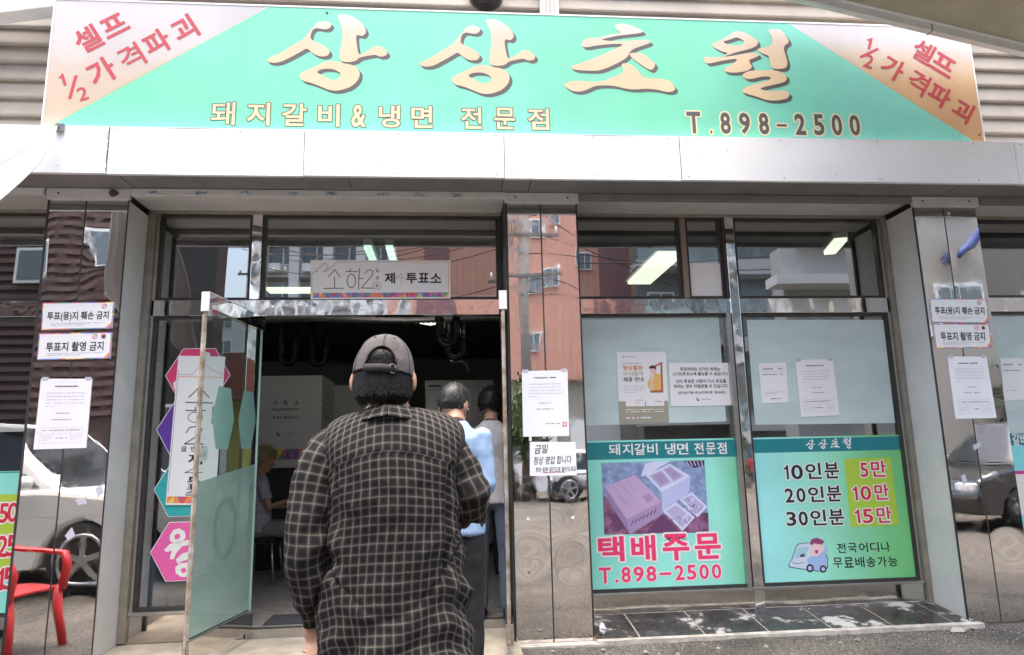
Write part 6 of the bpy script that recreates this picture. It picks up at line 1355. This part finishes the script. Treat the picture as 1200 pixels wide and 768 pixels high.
def torso():
    nu,nv=300,230; vs=[];uv=[];base=[]; SM=.88
    for j in range(nv+1):
        s=SM*j/nv; sx,sz=interp(side,s); by,bz=interp(back,s); fy,fz_=interp(front,s)
        for i in range(nu+1):
            a=2*math.pi*i/nu; si,co=math.sin(a),math.cos(a)       # a=0: middle of the back
            e=.82; x=math.copysign(abs(si)**e,si)*sx; cy=math.copysign(abs(co)**e,co)
            w_=abs(si)**2.2; yy,zz=(by,bz) if co>=0 else (fy,fz_); y=-cy*yy; z=zz*(1-w_)+sz*w_
            base.append((x,y,z))
            arc=(a if a<=math.pi else a-2*math.pi)*.132*1.0
            vv_=(1.39-z)-2.7*x*x*max(0,1-(1.39-z)/.42)-.7*max(0,y+.10); below=max(0,min(1,(vv_-.145)/.012)) if co>0 else 1; low=max(0,min(1,(s-.15)/.45))
            d=0
            d+=.0075*low*noise.noise(Vector((arc*16+.9*s,s*3.0,2.3)))+.0055*low*noise.noise(Vector((arc*34+2*s,s*5,7.1)))
            d+=.0048*noise.noise(Vector((arc*9,s*11,4.0)))*min(1,s*6)+.002*noise.noise(Vector((arc*30,s*26,1.0)))*min(1,s*6)
            # box pleat, shoulder-blade folds, drag lines to the armpits
            for m_,am in ((-.020,.0045),(.020,.0045),(-.115,.005),(.118,.006),(.07,.003),(-.068,.003)): d-=am*below*math.exp(-max(0,s-.15)*2.6)*G_(arc+ (s-.15)*(.14*m_),m_,.0065)
            for sg in (-1,1):
                for k in range(4):
                    q=(arc*sg-.235)+ (s-.30-.055*k)*(.9+.25*k); d+=.0065*math.sin(k+1.5)*.8*G_(q,0,.018)*G_(s,.32+.07*k,.09)*(1 if abs(arc)>.10 else .4)
            # ripples gathering to the left waist and at the seat
            d+=.0065*math.sin((s*1.0+arc*.9)*62)*G_(arc,-.20,.09)*G_(s,.52,.10)+.0055*math.sin((s*1.1-arc*.8)*50)*G_(arc,.17,.10)*G_(s,.66,.14)
            d+=.005*math.sin((s*.8+arc*1.3)*48+1)*G_(arc,-.05,.12)*G_(s,.70,.09)
            fo=max(0,min(1,(s-.22)/.3)); d+=.0042*fo*math.sin(arc*30+2.2*noise.noise(Vector((arc*3,s*2.5,3)))+s*2)+.0035*fo*math.sin(arc*17-s*5+1)
            d*=1+1.2*max(0,min(1,(s-.17)/.12)); d-=.002*below
            x_,y_,z_=x+si*d*1.0,y-co*d,z-.012*noise.noise(Vector((arc*5,9,1)))*low
            x_+=.006*noise.noise(Vector((s*9,arc*2,8)))*low
            vs.append((PX+x_+.007*s,PY+y_,z_)); uv.append((.010*noise.noise(Vector((arc*3,s*3,0)))+.012*below+.020*noise.noise(Vector((arc*7,s*2.2,6)))*low, vv_+.007*below+.014*noise.noise(Vector((arc*5,s*4,9)))*low))
    n=nu+1
    A=np.array(base).reshape(nv+1,n,3); seg=np.linalg.norm(np.diff(A,axis=1),axis=2); cum=np.concatenate([np.zeros((nv+1,1)),np.cumsum(seg,axis=1)],axis=1)
    tot=cum[:,-1:]; cum=np.where(cum>tot/2,cum-tot,cum)
    uv=[(float(cum[j,i])+uv[j*n+i][0],uv[j*n+i][1]) for j in range(nv+1) for i in range(n)]
    mb=MB(); mb.add(vs,[(j*n+i,j*n+i+1,(j+1)*n+i+1,(j+1)*n+i) for j in range(nv) for i in range(nu)],uv,True); return mb,vs,n
mb,tv,tn=torso(); tuv=mb.uv; o=mb.build('shirt','plaid_cloth',man,uv=True,fixn=False); o.modifiers.new('t','SOLIDIFY').thickness=.0016
shirt=o
sm_=MB(); pts=[]
for i in list(range(tn-1-66,tn-1))+list(range(0,67)):
    for j in range(5,120):
        if tuv[j*tn+i][1]>.149: pts.append(Vector(tv[j*tn+i])+Vector((0,-.0008,0))); break
sm_.tube(pts,.0011,5); sm_.build('yoke_seam','shirt_dark',shirt)
# collar: a folded band round the neck
def collar():
    mb=MB(); vs=[];uv=[]; nu=80
    prof=[(.064,1.345,0),(.065,1.364,.022),(.069,1.374,.036),(.077,1.368,.048),(.091,1.350,.072),(.100,1.337,.086)]
    for k,(r,z,v) in enumerate(prof):
        for i in range(nu+1):
            a=2*math.pi*i/nu; si,co=math.sin(a),math.cos(a); rr_=r*(1+.03*noise.noise(Vector((si*2,co*2,k*.4)))); x=PX-.012+si*rr_*1.10; y=PY-.012-co*rr_*1.02; zz=z-.014*(1-co)*.9-(.012*abs(si) if k>2 else 0)+.004*noise.noise(Vector((a*2,k*.3,5)))
            vs.append((x,y,zz)); uv.append((a*.075,v))
    n=nu+1; mb.add(vs,[(j*n+i,j*n+i+1,(j+1)*n+i+1,(j+1)*n+i) for j in range(len(prof)-1) for i in range(nu)],uv,True); o=mb.build('collar','plaid_cloth',shirt,uv=True,fixn=False); o.modifiers.new('t','SOLIDIFY').thickness=.002; o.modifiers.new('s','SUBSURF').render_levels=1
collar()
def cr(pts,n=12):
    P=[Vector(p) for p in pts]; out=[]
    for i in range(len(P)-1):
        p0=P[max(0,i-1)];p1=P[i];p2=P[i+1];p3=P[min(len(P)-1,i+2)]
        for k in range(n):
            t=k/n; out.append(.5*((2*p1)+(-p0+p2)*t+(2*p0-5*p1+4*p2-p3)*t*t+(-p0+3*p1-3*p2+p3)*t*t*t))
    out.append(P[-1]); return out
def sleeve(pts,rad,seed,name='sleeve',uo=0,amp=1.0,bend=.5,usc=1.0):
    C_=cr(pts,26); m=len(C_); R=cr([(r,r2,0) for r,r2 in rad],26); 
    def vary(p,t,a,nrm):
        d=.005*noise.noise(Vector((math.cos(a)*1.6+seed,math.sin(a)*1.6,t*9)))+.0075*amp*math.sin(t*38+2.2*math.cos(a-bend*3)+seed)*G_(t,bend,.22)*(.5+.5*math.cos(a-1.2*seed))
        d+=.0055*amp*math.sin(t*30+3*math.sin(a)+seed)*G_(t,.92,.15)+.004*noise.noise(Vector((math.cos(a)*4+seed,math.sin(a)*4,t*20)))
        return p+nrm*d*min(1,t*5+.2)
    mb=MB(); mb.tube(C_,[(max(.01,r.x),max(.01,r.y)) for r in R],48,cap=False,uscale=.30*usc,vary=vary); mb.uv=[(u+uo,v) for u,v in mb.uv]
    o=mb.build(name,'plaid_cloth',shirt,uv=True,fixn=False); o.modifiers.new('t','SOLIDIFY').thickness=.0016; return o
Yw=-2.70
q=lambda px,py,dy=0: fz(px,py,Yw+dy)
sleeve([q(402,522,.03),q(386,530,.02),q(373,556,.0),q(363,600,-.02),q(358,645,-.02),q(361,683,.01),q(369,714,.05)],[(.052,.052),(.066,.066),(.066,.067),(.058,.062),(.062,.060),(.058,.055),(.043,.040)],1.3,bend=.62)
sleeve([q(506,524,.04),q(521,530,.03),q(539,555,.02),q(549,578,.02),q(549,594,.08),q(536,600,.18),q(522,600,.27)],[(.052,.052),(.066,.066),(.062,.062),(.060,.060),(.056,.054),(.048,.046),(.040,.038)],4.1,uo=.11,bend=.6)
# cuffs
a=q(368,710,.05); b_=q(373,729,.06); mbc=MB(); mbc.tube([a,a.lerp(b_,.5),b_],[(.042,.038)]*3,32,cap=False,uscale=.24); o=mbc.build('cuff','plaid_cloth',shirt,uv=True,fixn=False); o.modifiers.new('t','SOLIDIFY').thickness=.003
# body under the clothes, one surface: head, neck, arms, hands, legs
HC_=Vector((-.208,-2.675,1.475)); b=MB(); f=head_geo(b,HC_,1.02,(0.05,1,-.05))
for sx in (-1,1): b.ball(f(sx*.090,-.006,-.030),(.010,.018,.030),10,8)
b.tube([HC_+Vector((0,-.02,-.03)),Vector((PX-.02,PY-.005,1.385)),Vector((PX-.005,PY,1.32))],[.057,.056,.064],14)
b.tube([Vector((PX,PY,1.34)),Vector((PX,PY,1.2)),Vector((PX,PY,.9)),Vector((PX,PY,.8))],[(.12,.07),(.15,.09),(.13,.09),(.14,.09)],14)
Wl=q(367,716,.055); b.tube([q(400,540,.04),q(360,640,-.02),Wl],[.045,.036,.026],10); hand(b,Wl,(.15,-.05,-1),(.9,-.3,.1),1.35,.86)
Wr=q(505,600,.36); b.tube([q(508,540,.04),q(545,590,.04),Wr],[.045,.036,.026],10); hand(b,Wr,(-1,.3,.2),(0,.2,1),.9,1.0)
for sx in (-1,1): b.tube([(PX+sx*.09,PY,.85),(PX+sx*.10,PY+.01,.44),(PX+sx*.105,PY-.02,.02)],[.075,.05,.036],12); b.ball((PX+sx*.105,PY,-.01),(.036,.06,.035),10,6)
remesh(b,'body','skin',man,.0062,3)
for sx in (-1,1): MB().ball(f(sx*.030,.090,.006),(.013,.006,.006),8,6).build('eye','eye_white',man)
c=MB(); c.ball((PX,PY,.74),(.165,.105,.13),16,10)
for sx in (-1,1): c.tube([(PX+sx*.09,PY,.74),(PX+sx*.105,PY,.55),(PX+sx*.11,PY+.01,.36),(PX+sx*.115,PY-.01,.02)],[.095,.095,.085,.075],14)
remesh(c,'trousers','trousers_charcoal',man,.012,4,disp=lambda p:.006*noise.noise(Vector((p.x*12,p.y*12,p.z*10))))
for sx in (-1,1): MB().ball((PX+sx*.115,PY+.05,-.025),(.05,.14,.035),14,8).build('shoe','shoe_dark',man)
# hair: base and hanging strands
R8=random.Random(12); c=MB(); cc=HC_+Vector((0,-.004,.0)); nu,nv=56,30; vs=[]
for j in range(nv+1):
    for i in range(nu):
        v=j/nv; a=2*math.pi*i/nu; si,co=math.sin(a),math.cos(a); bk=max(0,co)          # a=0 at the back
        zt_=.095-.180*v if co>-.2 else .095-.10*v
        zt_=zt_ if co>.1 else .095-v*(.10+.09*max(0,co+.3)/.4)
        r=.086*(1-.05*max(0,(v-.55))*2) ; r*= math.sqrt(max(.02,1-(max(0,.35-v)/.36)**2)) ; r*=1-.30*max(0,v-.66)/.34*bk
        r*=(.95 if zt_>0 else 1); r*=1-.26*max(0,min(1,(-zt_-.045)/.05)); r*=1-.06*max(0,abs(si)-.8)*5
        rr_=r*(1+.03*noise.noise(Vector((si*4,co*4,v*5)))); vs.append(cc+Vector((si*rr_,-co*rr_*1.12,zt_)))
c.add(vs,[(j*nu+i,(j+1)*nu+i,(j+1)*nu+(i+1)%nu,j*nu+(i+1)%nu) for j in range(nv) for i in range(nu)],None,True)
for k in range(2600):
    a=R8.uniform(-1.32,1.32); si,co=math.sin(a),math.cos(a); z0=R8.uniform(-.05,-.012) if abs(a)>.45 or k%3 else R8.uniform(-.02,.055); L_=R8.uniform(.05,.10); r0=(.086 if z0>-.012 else .0885)+R8.uniform(-.002,.002)-(max(0,z0)**2)*3; zb=max(z0-L_,-.100+R8.uniform(-.012,.012)+.05*max(0,abs(a)-1.05)-.0*si)
    if abs(a)>1.25: zb=max(zb,-.03-.03*(1.9-abs(a))); 
    p0=cc+Vector((si*r0,-co*r0*1.12,z0)); am=a+R8.uniform(-.06,.06)
    taper=.74+.06*R8.random() if zb<-.07 else .93
    p1=cc+Vector((math.sin(am)*r0*1.035,-math.cos(am)*r0*1.155,(z0+zb)/2)); ae=am+R8.uniform(-.08,.08)
    p2=cc+Vector((math.sin(ae)*r0*taper,-math.cos(ae)*r0*1.12*taper,zb)); w_=Vector((math.cos(a),math.sin(a),0))*R8.uniform(.0009,.0019)
    if zb>=z0-.01: continue
    c.add([p0-w_,p0+w_,p1+w_*1.1,p1-w_*1.1,p2],[(0,1,2,3),(3,2,4)])
c.build('hair','hair_black',man,fixn=False)
# cap
mat('cap_cloth',(.092,.080,.083),.92,col2=(.052,.043,.043),vscale=11,bump=.5,bscale=34); mat('cap_dark',(.018,.016,.016),.8); mat('cap_buckle',(.05,.048,.045),.35,.8)
cap=MB(); CC=HC_+Vector((0,-.002,-.008)); CR=(.0925,.108,.1255); nu,nv=96,44; vs=[]
ci=MB()
tilt=Matrix.Rotation(math.radians(-7),3,'X')@Matrix.Rotation(math.radians(4),3,'Y')
def capp(a,v,gr=0): # v 0 rim .. 1 top
    si,co=math.sin(a),math.cos(a); ph=v*math.pi/2; k=math.cos(ph)**.82; z=math.sin(ph)
    w_=1+.012*noise.noise(Vector((si*3,co*3,v*3)))+.010*noise.noise(Vector((si*8,co*8,v*7))); 
    seam=sum(G_((a-s0+math.pi)%(2*math.pi)-math.pi,0,.03) for s0 in (0,math.pi/3,-math.pi/3,2*math.pi/3,-2*math.pi/3,math.pi)); w_+=.008*seam*math.cos(ph)
    w_+=.010*G_(v,.55,.08)*noise.noise(Vector((a*2,0,3)))
    return CC+tilt@Vector((si*k*CR[0]*w_+si*gr,-co*k*CR[1]*w_-co*gr,.0+z*CR[2]*w_-.004*(1-v)))
for j in range(nv+1):
    for i in range(nu): vs.append(capp(2*math.pi*i/nu-math.pi,j/nv))
def hole(a,v): return (a/.50)**2+((v-.075)/.30)**2<1 and v>.075
fs=[]
for j in range(nv):
    for i in range(nu):
        am=2*math.pi*(i+.5)/nu-math.pi; vm=(j+.5)/nv
        if hole(am,vm): continue
        fs.append((j*nu+i,j*nu+(i+1)%nu,(j+1)*nu+(i+1)%nu,(j+1)*nu+i))
cap.add(vs,fs,None,True); co_=cap.build('cap','cap_cloth',man,fixn=False); co_.modifiers.new('t','SOLIDIFY').thickness=.0025
MB().tube([capp(.50*math.cos(t*math.pi/24),.075+.30*math.sin(t*math.pi/24),.001) for t in range(25)],.0022,6).build('opening_hem','cap_dark',co_)
sb=MB(); vs=[]; n=20
for i in range(n+1):
    a=-.56+1.12*i/n
    for v_,g in ((-.015,.002),(.065,.003)): vs.append(capp(a,max(0,v_),g)+Vector((0,0,-.010 if v_<0 else 0)))
sb.add(vs,[(2*i,2*i+2,2*i+3,2*i+1) for i in range(n)],None,True); o=sb.build('strap','cap_dark',co_,fixn=False); o.modifiers.new('t','SOLIDIFY').thickness=.003
bk=MB(); 
for va,vb in ((-.02,-.0),(.065,.085)): bk.tube([capp(.30,max(0,va),.006)+Vector((0,0,-.012 if va<0 else .0)),capp(.44,max(0,va),.006)+Vector((0,0,-.012 if va<0 else .0))],.0022,6)
for a in (.30,.44): bk.tube([capp(a,0,.006)+Vector((0,0,-.012)),capp(a,.065,.006)],.0022,6)
bk.build('buckle','cap_buckle',co_)
for s0 in (0,math.pi/3,-math.pi/3,2*math.pi/3,-2*math.pi/3):
    MB().tube([capp(s0,v_/20,.0008) for v_ in range(8 if s0==0 else 0,21)],.0011,5).build('panel_seam','cap_dark',co_)
MB().tube([capp(.06,v_/20,.0008) for v_ in range(8,19)],.0008,5).build('panel_seam','cap_dark',co_)
for a in (-.52,.52): MB().ball(capp(a,.62,.0004),(.0034,.0022,.0034),8,6).build('eyelet','cap_dark',co_)
MB().ball(capp(0,1,.0)+Vector((0,0,.001)),(.008,.008,.004),10,6).build('button','cap_cloth',co_)
br=MB(); vs=[]
for j in range(9):
    for i in range(17):
        a=math.pi+(-.75+1.5*i/16); p=capp(a,0,.0); out=Vector((math.sin(a)*.25,-math.cos(a),0)); vs.append(p+out*.075*j/8*math.cos((i/8-1)*1.2)**.5+Vector((0,0,-.018*(j/8)-.012*abs(i/8-1)**2*j/8)))
br.add(vs,[(j*17+i,j*17+i+1,(j+1)*17+i+1,(j+1)*17+i) for j in range(8) for i in range(16)],None,True); o=br.build('brim','cap_cloth',co_,fixn=False); o.modifiers.new('t','SOLIDIFY').thickness=.003
